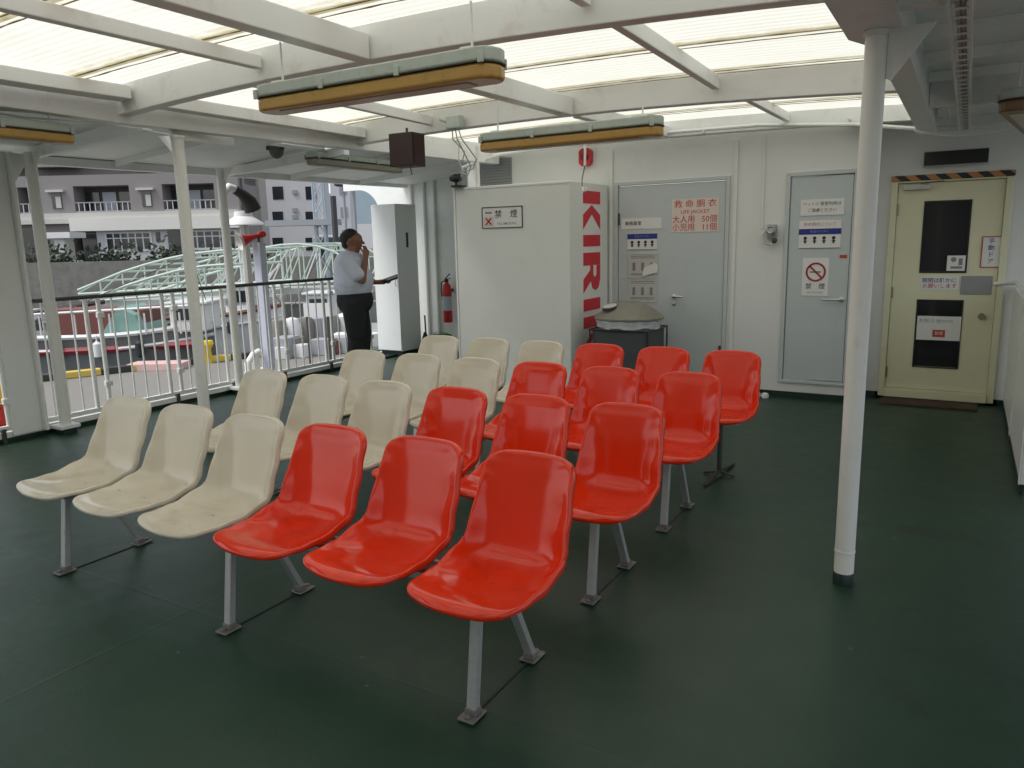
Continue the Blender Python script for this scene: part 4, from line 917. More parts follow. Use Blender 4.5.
# ================================================================== MAN
def voxel(name, parts, m, parent, vox, smooth_it=4, fr=None):
    """one continuous surface from overlapping tapered capsules"""
    bm = bmesh.new()
    for a, b, ra, rb, sq in parts:
        a, b = Vector(a), Vector(b); ax = (b-a); Ln = ax.length; q = ax.normalized().to_track_quat('Z', 'Y').to_matrix().to_4x4() if Ln > 1e-6 else Matrix.Identity(4)
        n = 20; rings = []; prof = []
        for k in range(7): t = math.pi/2*(1-k/6); prof.append((ra*math.cos(t), -ra*math.sin(t)))
        for k in range(7): t = math.pi/2*k/6; prof.append((rb*math.cos(t), Ln+rb*math.sin(t)))
        for r_, z_ in prof:
            ring = []
            for k in range(n):
                an = 2*math.pi*k/n; p = Vector((max(r_, 1e-4)*math.cos(an), max(r_, 1e-4)*math.sin(an), z_)); p = q @ p + a
                p = Vector((a.x+(p.x-a.x)*1, p.y, p.z))
                if sq != (1, 1): # squash about the segment in local x / y
                    cpt = a+ax*min(1, max(0, (p-a).dot(ax)/max(1e-9, ax.dot(ax)))); dlt = p-cpt; p = cpt+Vector((dlt.x*sq[0], dlt.y*sq[1], dlt.z))
                ring.append(bm.verts.new(p))
            rings.append(ring)
        for A, B in zip(rings, rings[1:]):
            for k in range(n): bm.faces.new((A[k], A[(k+1) % n], B[(k+1) % n], B[k]))
        bm.faces.new(rings[0][::-1]); bm.faces.new(rings[-1])
    bmesh.ops.recalc_face_normals(bm, faces=bm.faces[:])
    me = bpy.data.meshes.new(name); bm.to_mesh(me); bm.free(); me.materials.append(m)
    if fr: me.transform(fr)
    o = bpy.data.objects.new(name, me); col.objects.link(o)
    me.transform(wmat(parent).inverted()); o.parent = parent
    r = o.modifiers.new('remesh', 'REMESH'); r.mode = 'VOXEL'; r.voxel_size = vox; r.use_smooth_shade = True
    s_ = o.modifiers.new('smooth', 'SMOOTH'); s_.iterations = smooth_it; s_.factor = .5
    return o
# local frame: x forward (the way he faces), y his left (away from the camera), z up
MP = (-6.14, 6.74, 0)
man = thing('person', 'man in pale short sleeved shirt and black trousers, hand at his face, by the railing', 'person', MP, rz=YAW)
fr = wmat(man) @ Matrix.Diagonal((1.08, 1.06, .98, 1)); I1 = (1, 1)
sho_r, sho_l = (-.04, -.185, 1.41), (-.02, .185, 1.41)
elb_r, wri_r = (.13, -.215, 1.175), (.165, -.12, 1.435)
elb_l, wri_l = (.05, .25, 1.14), (.23, .14, 1.13)
body = [((0, 0, 1.02), (-.02, 0, 1.36), .13, .13, (1, 1.25)), ((-.02, 0, 1.40), (.018, 0, 1.55), .075, .068, I1),
        ((-.02, -.12, 1.41), (-.02, .12, 1.41), .07, .07, I1),
        # head
        ((.005, 0, 1.63), (.02, 0, 1.645), .094, .091, (1.08, .90)), ((.045, 0, 1.575), (.05, 0, 1.60), .058, .062, (1, .9)), ((.075, 0, 1.545), (.07, 0, 1.56), .028, .032, (1, 1.1)),
        ((.112, 0, 1.628), (.128, 0, 1.598), .010, .016, I1),           # nose
        ((.095, -.03, 1.655), (.095, .03, 1.655), .012, .012, I1),        # brow
        ((.108, -.018, 1.565), (.108, .018, 1.565), .009, .009, I1),      # lips
        ((-.005, -.082, 1.60), (.0, -.088, 1.635), .012, .020, (1, .5)), ((-.005, .082, 1.60), (.0, .088, 1.635), .012, .020, (1, .5)),  # ears
        # arms
        (sho_r, elb_r, .052, .043, I1), (elb_r, wri_r, .043, .028, I1), (sho_l, elb_l, .052, .043, I1), (elb_l, wri_l, .043, .028, I1),
        # palms
        (wri_r, (.165, -.085, 1.50), .030, .036, (1, .8)), (wri_l, (.30, .115, 1.135), .028, .032, (1, 1)),
        # legs
        ((.0, -.09, .95), (.01, -.10, .50), .09, .062, I1), ((.01, -.10, .50), (-.03, -.105, .09), .056, .040, I1),
        ((.0, .09, .95), (.05, .10, .50), .09, .062, I1), ((.05, .10, .50), (.02, .105, .09), .056, .040, I1)]
# right hand: fingers curl toward the mouth and nose, thumb along the cheek
for k, (dz, dx, ln) in enumerate(((.045, 0, .075), (.030, .006, .082), (.012, .008, .076), (-.006, .004, .062))):
    a = Vector((.165+dx, -.075, 1.505+dz)); b = a+Vector((-.012, .030, .010)); c = b+Vector((-.030, .022, .002))
    body += [(a, b, .010, .0092, I1), (b, c, .0092, .008, I1)]
body += [((.150, -.10, 1.49), (.125, -.085, 1.515), .012, .010, I1), ((.125, -.085, 1.515), (.108, -.070, 1.545), .010, .009, I1)]
# left hand holds the phone: fingers beneath, thumb on top
for k in range(4):
    a = Vector((.315+.004*k, .135-.022*k, 1.128)); b = a+Vector((.038, -.004, -.006)); c = b+Vector((.022, -.002, .016))
    body += [(a, b, .0098, .009, I1), (b, c, .009, .008, I1)]
body += [((.28, .09, 1.145), (.31, .075, 1.16), .012, .010, I1), ((.31, .075, 1.16), (.34, .082, 1.163), .010, .009, I1)]
voxel('body', body, skin, man, .006, 2, fr)
shirt = [((-.01, 0, 1.10), (.0, 0, 1.18), .186, .190, (1.14, 1.12)), ((.0, 0, 1.16), (-.03, 0, 1.36), .190, .158, (1.10, 1.20)),
         ((-.03, -.13, 1.405), (-.03, .13, 1.405), .088, .088, I1), ((-.03, 0, 1.44), (-.015, 0, 1.475), .085, .074, I1),
         (sho_r, (.085, -.213, 1.24), .084, .078, I1), (sho_l, (.03, .232, 1.25), .084, .078, I1)]
sh = voxel('shirt', shirt, shirtm, man, .010, 4, fr)
MB(fr).lathe([(.072, 1.478), (.086, 1.468), (.080, 1.50), (.068, 1.508)], (-.012, 0, 0), n=20).build('collar', shirtm, sh, smooth=True)
tr = [((.0, 0, .92), (.0, 0, .95), .178, .178, (1.12, 1.12)), ((.0, -.085, .90), (.01, -.10, .52), .135, .100, I1), ((.01, -.10, .52), (-.035, -.105, .09), .090, .078, I1),
      ((.0, .085, .90), (.05, .10, .52), .125, .092, I1), ((.05, .10, .52), (.015, .105, .09), .090, .078, I1)]
trs = voxel('trousers', tr, pantm, man, .010, 4, fr)
hair = [((-.034, 0, 1.662), (-.010, 0, 1.688), .090, .086, (1.04, .97)), ((-.058, 0, 1.585), (-.045, 0, 1.65), .050, .070, (1, 1.3))]
voxel('hair', hair, hairm, man, .007, 3, fr)
for s_, x in ((-1, -.035), (1, .02)):
    q = voxel('shoe', [((x-.05, .105*s_, .045), (x+.14, .115*s_, .035), .046, .036, (1, .95)), ((x-.04, .105*s_, .06), (x+.02, .105*s_, .07), .045, .045, I1)], black, man, .008, 3, fr)
ph = MB(fr @ Matrix.Translation((.345, .10, 1.153)) @ Matrix.Rotation(R(-20), 4, 'Y') @ Matrix.Rotation(R(22), 4, 'X'))
ph.box(-.045, .125, -.05, .05, -.008, .014); o = ph.build('phone', black, None, bevel=.004)
tag(o, 'dark flat phone held out in the left hand of the man', 'phone')

# ================================================================== OUTSIDE  (frame: r to the right of the view, f forward, z up)
BG = Matrix.Rotation(YAW, 4, 'Z')
def ray(px, py):
    a = (px-512)/F_PX; b = (py-384)/F_PX; c, s = math.cos(ROLL), math.sin(ROLL)
    A = a*c+b*s; B = -a*s+b*c; c, s = math.cos(PITCH), math.sin(PITCH)
    return A, c-B*s, -s-B*c            # right, forward, up
def rz(px, py, F):
    a, f, u = ray(px, py); return a*F/f, u*F/f+H
tag(MB().box(-60, -7.6, -40, 60, -1.6, -1.3).build('quay_apron', conc), kind='structure') if False else None
# quay apron: concrete strip between the ferry and the inner basin
def poly_slab(pts, z0, z1, name, m, **k):
    return MB(BG).prism(pts, 'Z', z0, z1).build(name, m, **k)
a0, a1 = Vector((-10.6-5.6*3, 16.95-4.4*3)), Vector((-5.0+5.6*4, 21.35+4.4*4))
import_pts = [(a0.x, a0.y), (a1.x, a1.y), (a1.x+8, a1.y-14), (2, -40), (-40, -40)]
ap = poly_slab([(a0.x, a0.y), (a1.x, a1.y), (12, 15), (2, -30), (-40, -30)], -3.2, -1.3, 'quay_apron', conc); tag(ap, kind='structure')
t = MB(BG); dr = (a1-a0).normalized(); nn = Vector((-dr.y, dr.x))
p0, p1 = a0-nn*.1, a1-nn*.1
kb = MB(); Lk = (a1-a0).length; kb.box(-Lk/2, Lk/2, -.12, .12, 0, .15)
kerb = kb.build('quay_kerb', curbm, None, bevel=.02)
mid = (a0+a1)/2-nn*.15; kerb.matrix_world = BG @ Matrix.Translation((mid.x, mid.y, -1.296)) @ Matrix.Rotation(math.atan2(dr.y, dr.x), 4, 'Z')
tag(kerb, 'yellow and black striped kerb along the quay edge', 'kerb')
tag(MB().box(-2500, 2500, -2500, 2500, -2.5, -2.35).build('harbour_water', waterm), kind='structure')
tag(MB(BG).prism([(-120, 44), (60, 44), (400, 2400), (-900, 2400)], 'Z', -2.3, .75).build('shore_ground', mat('shore_tarmac', (.12, .12, .12), .9)), kind='structure')
tag(MB(BG).box(-120, 60, 43.4, 43.99, -2.4, .95).build('sea_wall', stone), 'long dark stone sea wall across the basin', 'wall')

def facade_windows(parent, rects, F, m=winm, depth=.5, name='window', frame=None):
    for (x0, x1, z0, z1) in rects:
        MB(BG).box(x0, x1, F-.06, F+.05, z0, z1).build(name, m, parent)
# ---- long taupe apartment block
FB = 50.
bl = thing('apartment_block', 'long taupe apartment block with recessed balconies, far left across the water', 'building', tuple(BG @ Vector((-26, FB, .75))))
x_l, x_r = rz(-60, 200, FB)[0], rz(239, 200, FB)[0]
ups = [(rz(17, 190, FB)[0], rz(33, 190, FB)[0]), (rz(73, 190, FB)[0], rz(129, 190, FB)[0]), (rz(162, 190, FB)[0], rz(214, 190, FB)[0]), (rz(-48, 190, FB)[0], rz(-12, 190, FB)[0])]
ups.sort()
def holes(z0, z1, rects, F0, F1, xa, xb):
    mb = MB(BG); c = xa
    for a, b in rects:
        mb.box(c, a, F0, F1, z0, z1); c = b
    mb.box(c, xb, F0, F1, z0, z1); return mb
for k, zb in enumerate((3.95, 6.85)):
    edges = [x_l]+[q for ab in ups for q in ab]+[x_r]
    for q in range(0, len(edges), 2): MB(BG).box(edges[q], edges[q+1], FB, FB+1.3, zb, zb+1.68).build('storey_wall', bldg_taupe, bl)
    MB(BG).box(x_l, x_r, FB, FB+3.6, zb+1.681, zb+2.36).build('storey_band', bldg_taupe, bl)
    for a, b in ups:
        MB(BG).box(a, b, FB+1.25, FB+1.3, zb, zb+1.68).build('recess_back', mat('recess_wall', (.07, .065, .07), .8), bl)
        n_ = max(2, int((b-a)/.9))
        for q in range(n_):
            xx = a+.15+(b-a-.3)*q/n_; wdt = (b-a-.3)/n_*.8
            MB(BG).box(xx, xx+wdt, FB+1.15, FB+1.24, zb+.1, zb+1.35).build('window', curtain if (q+k) % 2 else winm, bl)
        MB(BG).box(a, b, FB+.02, FB+.10, zb+.0, zb+.12).box(a, b, FB+.02, FB+.08, zb+.62, zb+.68).build('balcony_rail', mat('balcony_grey', (.3, .3, .32), .6), bl)
        for q in range(int((b-a)/.35)): MB(BG).box(a+.2+q*.35, a+.25+q*.35, FB+.03, FB+.06, zb+.12, zb+.62).build('balcony_bar', bldg_pale, bl)
MB(BG).box(x_l, x_r, FB+1.31, FB+3.6, .75, 12).build('core', bldg_taupe, bl)
MB(BG).box(x_l, x_r, FB-.35, FB+1.3, 3.60, 3.949).build('ledge', bldg_cream, bl)
gx = rz(75, 232, FB)[0]
MB(BG).box(gx, x_r, FB-.55, FB+1.3, 2.80, 3.599).build('fascia', mat('white_fascia', (.62, .61, .58), .7), bl)
MB(BG).box(x_l, gx, FB-.45, FB+1.3, 3.30, 3.599).build('fascia', bldg_cream, bl)
MB(BG).box(rz(97, 240, FB)[0], x_r, FB, FB+.95, .75, 2.799).build('ground_wall', bldg_pale, bl)
MB(BG).box(x_l, gx-.2, FB+.1, FB+.95, .75, 3.29).build('ground_wall', bldg_taupe, bl)
# ground floor: white framed windows
def fwin(xa, xb, za, zb_, n):
    f = MB(BG).box(xa-.1, xb+.1, FB-.08, FB-.001, za-.1, zb_+.08).build('window', mat('window_frame_white', (.6, .6, .62), .6), bl)
    for i in range(n):
        a = xa+(xb-xa)*i/n+.05; b = xa+(xb-xa)*(i+1)/n-.05
        MB(BG).box(a, b, FB-.10, FB-.081, za+.05, za+(zb_-za)*.68).box(a, b, FB-.10, FB-.081, za+(zb_-za)*.75, zb_-.02).build('pane', winm, f)
fwin(rz(107, 240, FB)[0], rz(151, 240, FB)[0], 1.55, 2.62, 6)
fwin(rz(190, 240, FB)[0], rz(236, 240, FB)[0], 1.55, 2.62, 6)
MB(BG).box(rz(156, 235, FB)[0], rz(160, 235, FB)[0], FB-.06, FB-.001, 2.0, 2.65).build('window', winm, bl)
MB(BG).box(rz(168, 235, FB)[0], rz(180, 235, FB)[0], FB-.06, FB-.001, .9, 2.72).build('doorway', winm, bl)
MB(BG).box(rz(82, 235, FB)[0], rz(96, 235, FB)[0], FB-.02, FB+.06, .85, 2.7).build('doorway', winm, bl)
MB(BG).box(rz(22, 235, FB)[0], rz(40, 235, FB)[0], FB+.0, FB+.09, 1.0, 3.1).build('doorway', winm, bl)
for px in (57, 147):
    xx = rz(px, 200, FB)[0]
    MB(BG).box(xx-.55, xx+.55, FB-.25, FB-.001, 5.28, 5.42).build('window_hood', bldg_cream, bl)
    MB(BG).box(xx-.30, xx+.30, FB-.05, FB-.001, 4.25, 5.2).build('window', winm, bl); MB(BG).box(xx-.05, xx+.28, FB-.08, FB-.051, 4.3, 5.0).build('blind', bldg_cream, bl)
# small porch with white post
po = thing('porch', 'small white porch roof with a post before the taupe apartment block', 'porch', tuple(BG @ Vector((-27.6, 48, .75))))
MB(BG).box(-28.4, -26.4, 46.6, 48.4, 2.35, 2.7).build('canopy', outwhite, po); MB(BG).box(-27.6, -27.0, 47, 47.4, .96, 2.349).build('post', outwhite, po); MB(BG).box(-27.4, -26.2, 46.8, 47.4, .75, 1.0).build('step', outwhite, po)
# ---- pale block with small square windows
FW = 62.
b2 = thing('pale_building', 'pale lilac building with small square dark windows beyond the horn speaker', 'building', tuple(BG @ Vector((-16, FW, .75))))
xa, xb = rz(266, 200, FW)[0], rz(322, 200, FW)[0]
MB(BG).box(xa, xb, FW, FW+2.6, .75, 14).build('wall', bldg_pale, b2)
for py in (193, 218, 244, 168):
    for px in (278, 311):
        c = rz(px, py, FW); MB(BG).box(c[0]-.42, c[0]+.42, FW-.03, FW-.001, c[1]-.5, c[1]+.5).build('window', winm, b2)
for py in (192, 210, 217): c = rz(295, py, FW); MB(BG).box(c[0]-.18, c[0]+.18, FW-.12, FW-.001, c[1]-.15, c[1]+.15).build('vent', bldg_grey, b2)
b3 = thing('narrow_building', 'narrow pale building between the lattice mast and the open sky', 'building', tuple(BG @ Vector((-13, 70, .75))))
xa3, xb3 = rz(331, 200, 70)[0], rz(350, 200, 70)[0]
MB(BG).box(xa3, xb3, 70, 71.8, .75, 15).build('wall', mat('white_render', (.55, .56, .60), .8), b3)
for q in range(6): MB(BG).box(xa3+.8, xa3+1.4, 69.95, 69.999, 2+q*2, 2.9+q*2).build('window', bldg_grey, b3)
b4 = thing('distant_houses', 'low pale houses far away under the hill beside the locker', 'building', tuple(BG @ Vector((-26, 160, .75))))
xx = rz(358, 240, 160)[0]
for k, (wd, hh, m_) in enumerate(((3, 5, bldg_pale), (2.5, 7.5, bldg_grey), (3, 4.5, bldg_cream), (3, 6.5, bldg_pale), (4, 5, bldg_grey), (5, 6, bldg_cream))):
    MB(BG).box(xx, xx+wd, 160+k, 168+k, .75, .75+hh).build('house_block', m_, b4); xx += wd-.2
b5 = thing('grey_warehouse', 'grey building partly hidden behind the lamp hood left of the pale building', 'building', tuple(BG @ Vector((-19.5, 56, .75))))
MB(BG).box(rz(238, 200, 56)[0], rz(260, 200, 56)[0], 56, 57.6, .75, 10).build('wall', mat('warm_grey', (.36, .34, .32), .8), b5)
for px in (238, 250): c = rz(px, 190, 56); MB(BG).box(c[0]-.25, c[0]+.25, 55.9, 55.999, 5, 9).build('downpipe', bldg_pale, b5)
# hills
hb = MB(BG); pts = []
for k in range(41):
    x = -1500+k*75; pts.append((x, 60+70*math.sin(k*.7)*.5+55*math.sin(k*.23+1)+135*math.exp(-((x+290)/240)**2)))
hb.prism([(-1500, -3)]+pts+[(1500, -3)], 'Y', 1500, 1700)
tag(hb.build('far_hills', hillm), kind='structure')
# ---- gangway trusses
def truss(name, label, top, zb, F, dF, m_, group):
    o = thing(name, label, 'gangway', tuple(BG @ Vector((top[0][0], F, zb))), group)
    for s_ in (0, 1):
        f = F+s_*dF
        P = [Vector((x+s_*1.1, f, z)) for x, z in top]
        MB(BG).tube(P, .048, 6).build('top_chord', m_, o)
        MB(BG).tube([(P[0].x, f, P[0].z), (P[-1].x, f, zb+.1)] if False else [(P[0].x, f, zb-.1), (P[-1].x, f, zb+.15)], .05, 6).build('bottom_chord', m_, o)
        for i in range(1, len(P)):
            zq = zb-.1+.25*(P[i].x-P[0].x)/(P[-1].x-P[0].x)
            MB(BG).tube([P[i], (P[i].x, f, zq)], .03, 5).build('brace', m_, o)
            MB(BG).tube([P[i], (P[i-1].x, f, zq)], .03, 5).build('brace', outwhite if (i % 2 and s_) else m_, o)
    MB(BG).box(top[0][0], top[-1][0]+1, F, F+dF, zb-.35, zb-.12).build('walkway', mat('walkway_grey', (.36, .38, .36), .7), o)
    for i in range(1, len(top), 1): MB(BG).tube([(top[i][0], F, top[i][1]), (top[i][0]+1.1, F+dF, top[i][1])], .04, 5).build('brace', m_, o)
T1 = [rz(*q, 28) for q in ((78, 290), (100, 281), (122, 272), (144, 265), (166, 259), (190, 254), (216, 251), (242, 249))]
truss('green_gangway', 'pale green arched truss gangway on the left, sloping down to the boats', T1, T1[0][1]-.05, 28, 2.2, truss_green, 'green truss gangways across the basin')
T2 = [rz(*q, 31) for q in ((226, 262), (244, 253), (262, 248), (280, 245), (298, 244), (316, 246), (332, 251), (346, 258))]
truss('green_gangway', 'pale green arched truss gangway on the right, behind the horn speaker', T2, T2[0][1]-1.0, 31, 2.0, truss_green, 'green truss gangways across the basin')
T0 = [rz(*q, 24) for q in ((98, 296), (125, 286), (150, 278), (176, 271), (204, 266), (232, 264))]
truss('green_gangway', 'nearer low green truss gangway in front of the long arched one', T0, T0[0][1]-.05, 24, 1.6, truss_green, 'green truss gangways across the basin')
# ---- floating pontoon and boats
tag(MB(BG).box(-16, -2, 25.5, 31, -2.45, -1.6).box(-14, -3, 32, 34, -2.45, -.9).build('pontoon', mat('pontoon_concrete', (.30, .31, .30), .85, var=.2, stain=(.15, .15, .14), sscale=1)), 'grey concrete pontoon under the green gangways', 'pontoon')
def boat(x0, x1, F, zg, label, hull_m, band_m, cab_x=None, grp='small boats moored beyond the quay kerb'):
    o = thing('moored_boat', label, 'boat', tuple(BG @ Vector(((x0+x1)/2, F, -2.4))), grp)
    W = 1.9
    n = 10; mb = MB(BG); rings = []
    for i in range(n+1):
        t = i/n; x = x0+(x1-x0)*t; hw = W/2*(1-max(0, (t-.55)/.45)**2.2)*(1 if t > .05 else .9)+.03; sh = zg+.25*max(0, (t-.4)/.6)**2
        ring = [(x, F-hw, sh), (x, F-hw*.85, -2.3), (x, F+hw*.85, -2.3), (x, F+hw, sh)]
        rings.append([mb.bm.verts.new(BG @ Vector(p)) for p in ring])
    for A, B in zip(rings, rings[1:]):
        for k in range(4): mb.bm.faces.new((A[k], A[(k+1) % 4], B[(k+1) % 4], B[k]))
    mb.bm.faces.new(rings[0][::-1]); mb.bm.faces.new(rings[-1])
    mb.build('hull', hull_m, o)
    MB(BG).tube([(x0+(x1-x0)*t, F-(W/2*(1-max(0, (t-.55)/.45)**2.2)+.05), zg+.25*max(0, (t-.4)/.6)**2) for t in [i/10 for i in range(11)]], .07, 6).build('gunwale', band_m, o)
    MB(BG).tube([(x0+(x1-x0)*t, F-(W/2*(1-max(0, (t-.55)/.45)**2.2)+.05), zg-.35+.25*max(0, (t-.4)/.6)**2) for t in [i/10 for i in range(11)]], .05, 6).build('rub_rail', boatwhite, o)
    if cab_x:
        a, b, h_ = cab_x
        c_ = MB(BG).box(a, b, F-.6, F+.6, zg+.02, zg+h_).build('cabin', boatwhite, o, bevel=.05)
        MB(BG).box(a+.12, b-.12, F-.62, F-.601, zg+h_*.45, zg+h_*.85).build('window', winm, c_)
        MB(BG).box(a-.1, b+.15, F-.7, F+.7, zg+h_+.001, zg+h_+.07).build('cabin_roof', boatwhite, c_, bevel=.02)
        MB(BG).tube([((a+b)/2, F, zg+h_+.07), ((a+b)/2, F, zg+h_+1.3)], .03, 6).build('mast', boatwhite, o)
        MB(BG).tube([((a+b)/2, F, zg+h_+1.25), (x1, F, zg+.3)], .012, 5).tube([((a+b)/2, F, zg+h_+1.25), (x0+.2, F, zg+.1)], .012, 5).build('stay_rope', iron, o)
    for q in range(4):
        xq = x0+(x1-x0)*(.12+.2*q); MB(BG).lathe([(.02, -.5), (.11, -.45), (.11, -.12), (.02, -.05), (.012, .1)], (xq, F-W/2-.14, zg-.05), n=10).build('fender', dark if q % 2 else outwhite, o, smooth=True)
    return o
b = boat(-13.4, -8.0, 20.4, -.62, 'grey boat with a red band, brown deckhouse and teal cover, moored behind the kerb', mat('dirty_hull', (.13, .135, .14), .6, stain=(.07, .06, .05), samt=.6), boatwhite, (-8.9, -8.0, .75))
MB(BG).tube([(-13.2+5.0*q/10, 19.44+.03*q*(q>6), -1.02+.012*q) for q in range(11)], .10, 6).build('red_band', hullred, b)
MB(BG).box(-12.2, -9.6, 19.9, 20.9, -.6, .05).build('deck_house', brownred, b)
MB(BG).prism([(-10.6, -.58), (-9.5, -.58), (-9.7, -.1), (-10.1, .12)], 'Y', 19.6, 21.0).build('tarpaulin', tealm, b)
for k in range(6): MB(BG).tube([(-13+k*.9, 19.5, -.6), (-13+k*.9, 19.5, -.05)], .025, 5).build('rail_post', boatwhite, b)
MB(BG).tube([(-13.2, 19.5, -.05), (-8.2, 19.5, .12)], .035, 6).build('boat_rail', boatwhite, b)
boat(-17.2, -12.2, 23.0, -.2, 'white boat with a dark stripe moored at the far left behind the column', boatwhite, iron)
b = boat(-7.6, -5.0, 25.2, -.9, 'small grey white boat moored beneath the right green gangway', boatwhite, iron, (-6.6, -5.8, .9))
b = boat(-12.0, -7.4, 24.6, -.55, 'white boat with a brown cabin moored beneath the left green gangway', boatwhite, brownred, (-9.0, -8.2, .9))
t = thing('fishing_gear', 'heap of nets and crates on the quay edge behind the horn post', 'fishing gear', tuple(BG @ Vector((-5.6, 19.7, -1.3))))
rr = random.Random(3)
for k in range(16):
    x = -6.6+rr.random()*2.8; f = 20.9+(x+6)*.8-1.2-rr.random()*.6; s_ = .12+rr.random()*.22
    MB(BG @ Matrix.Translation((x, f, -1.3)) @ Matrix.Rotation(rr.random()*3, 4, 'Z')).box(-s_, s_, -s_*.7, s_*.7, 0, s_*1.6).build('crate', [outwhite, conc, bldg_grey, boatwhite, brownred][k % 5], t, bevel=.02)
t = MB(BG).box(-9.2, -7.9, 17.9, 18.5, -1.296, -1.14).build('pink_mat', mat('pink_cloth', (.60, .40, .38), .8, var=.2, sscale=5, bump=1, bscale=8)); tag(t, 'crumpled pink cloth lying on the quay by the kerb', 'cloth')
t = thing('yellow_bollard', 'yellow mooring bollard standing on the quay edge', 'bollard', tuple(BG @ Vector((-8.5, 18.9, -1.3))))
MB(BG).lathe([(.14, -1.3), (.12, -.95), (.2, -.82), (.18, -.74), (.0005, -.72)], (-7.7, 19.0, 0), n=16).build('bollard_head', yellow, t, smooth=True)
# lattice mast
t = thing('lattice_mast', 'pale blue lattice mast rising behind the right gangway', 'mast', tuple(BG @ Vector((-9.2, 36, -1))))
ml = rz(324, 290, 36)[0]; mm = mat('pale_blue_steel', (.36, .42, .48), .5)
for dx in (-.22, .22):
    for df in (0, .44): MB(BG).tube([(ml+dx, 36+df, -2.3), (ml+dx, 36+df, 9)], .05, 5).build('upright', mm, t)
for k in range(14):
    z = -1.8+k*.78
    MB(BG).tube([(ml-.22, 36, z), (ml+.22, 36, z+.78)], .03, 5).tube([(ml+.22, 36, z), (ml-.22, 36, z+.78)], .03, 5).build('lattice_bar', mm, t)
MB(BG).box(rz(266, 222, 36)[0], ml+.9, 35.8, 36.6, rz(300, 223, 36)[1]-.12, rz(300, 223, 36)[1]+.14).build('cross_arm', bldg_grey, t)
def pole(px, pyt, F, r, m_, name, label, cat, zb=-1.0):
    x, z = rz(px, pyt, F); o = MB(BG).tube([(x, F, zb), (x, F, z)], r, 8).build(name, m_, None, smooth=True); return tag(o, label, cat)
pole(333, 196, 34, .13, mat('dark_pole', (.04, .04, .045), .6), 'dark_post', 'thick dark post between the lattice mast and the narrow building', 'post', -2.3)
t = thing('street_lamp', 'tall grey double street lamp near the open sky by the locker', 'street lamp', tuple(BG @ Vector((-8, 40, .75))))
x, z = rz(353, 186, 40); MB(BG).tube([(x, 40, -2), (x, 40, z)], .09, 8).tube([(x-.5, 40, -2), (x-.5, 40, z)], .07, 8).build('lamp_post', bldg_grey, t, smooth=True); MB(BG).box(x-.9, x+.35, 39.7, 40.3, z, z+.3).build('lamp_head', iron, t, bevel=.05)
t = thing('white_van', 'white van parked beyond the basin behind the man', 'van', tuple(BG @ Vector((-8.3, 42, .75))))
x, z = rz(338, 262, 60)
MB(BG).prism([(x-1.7, 1.0), (x+1.7, 1.0), (x+1.7, 1.6), (x+1.1, 1.75), (x+.8, 2.3), (x-1.5, 2.35), (x-1.7, 2.1)], 'Y', 59.2, 60.8).build('body', boatwhite, t, bevel=.08)
MB(BG).box(x-1.3, x+.6, 59.15, 59.19, 1.75, 2.15).build('window', winm, t)
for q in (-1, 1): MB(BG).lathe([(.001, -.1), (.32, -.1), (.32, .1), (.001, .1)], (x+q, 59.25, 1.07), 'Y', 16).build('wheel', dark, t, smooth=True)
# shrubs on top of the sea wall
leafm = mat('shrub_leaves', (.05, .065, .04), .8, var=.5, sscale=3)
rs = random.Random(11)
for k, px in enumerate((20, 58, 118, 170, 232, 262)):
    x = rz(px, 262, 45.5)[0]; wd = 1.0+rs.random()*1.4; hh = .5+rs.random()*.7
    mb = MB(BG)
    for q in range(300):
        u = rs.gauss(0, .45); v = rs.gauss(0, .4); h_ = abs(rs.gauss(0, .5)); c = Vector((x+u*wd, 45.2+v*.8, .76+h_*hh))
        ax = Vector((rs.gauss(0, 1), rs.gauss(0, 1), rs.gauss(0, 1))).normalized(); bx_ = ax.orthogonal().normalized(); sz_ = .07+rs.random()*.09
        vs = [mb.bm.verts.new(BG @ (c+ax*sz_*i+bx_*sz_*j)) for i, j in ((-1, -.5), (1, -.5), (1, .5), (-1, .5))]; mb.bm.faces.new(vs)
    o = mb.build('shrub', leafm); tag(o, 'low dark shrub growing on the sea wall below the apartment block', 'shrub', 'shrubs along the sea wall')
t = thing('white_board', 'white notice board on legs on the quay seen through the railing beside the man', 'board', tuple(BG @ Vector((-4.4, 17.5, -1.3))))
x0_, z0_ = rz(304, 317, 17.5); x1_, z1_ = rz(329, 303, 17.5)
MB(BG).box(x0_, x1_, 17.5, 17.55, z0_, z1_).build('board_face', outwhite, t)
for x in (x0_+.06, x1_-.06): MB(BG).box(x-.03, x+.03, 17.551, 17.6, -1.3, z1_).build('leg', iron, t)
rr = random.Random(5)
for k in range(7):
    px = 262+k*12; x, z = rz(px, 352, 19.0)
    o = MB(BG @ Matrix.Translation((x, 20.5+k*.25, -1.3))).lathe([(.001, 0), (.22, 0), (.25, .3+rr.random()*.6), (.18, .9), (.001, .95)], (0, 0, 0), n=10).build('net_float_bag', [conc, outwhite, stone, bldg_grey][k % 4], None, smooth=True)
    tag(o, 'bundled sack on the quay edge beyond the railing bars near the man', 'sack', 'bundled sacks on the quay edge')

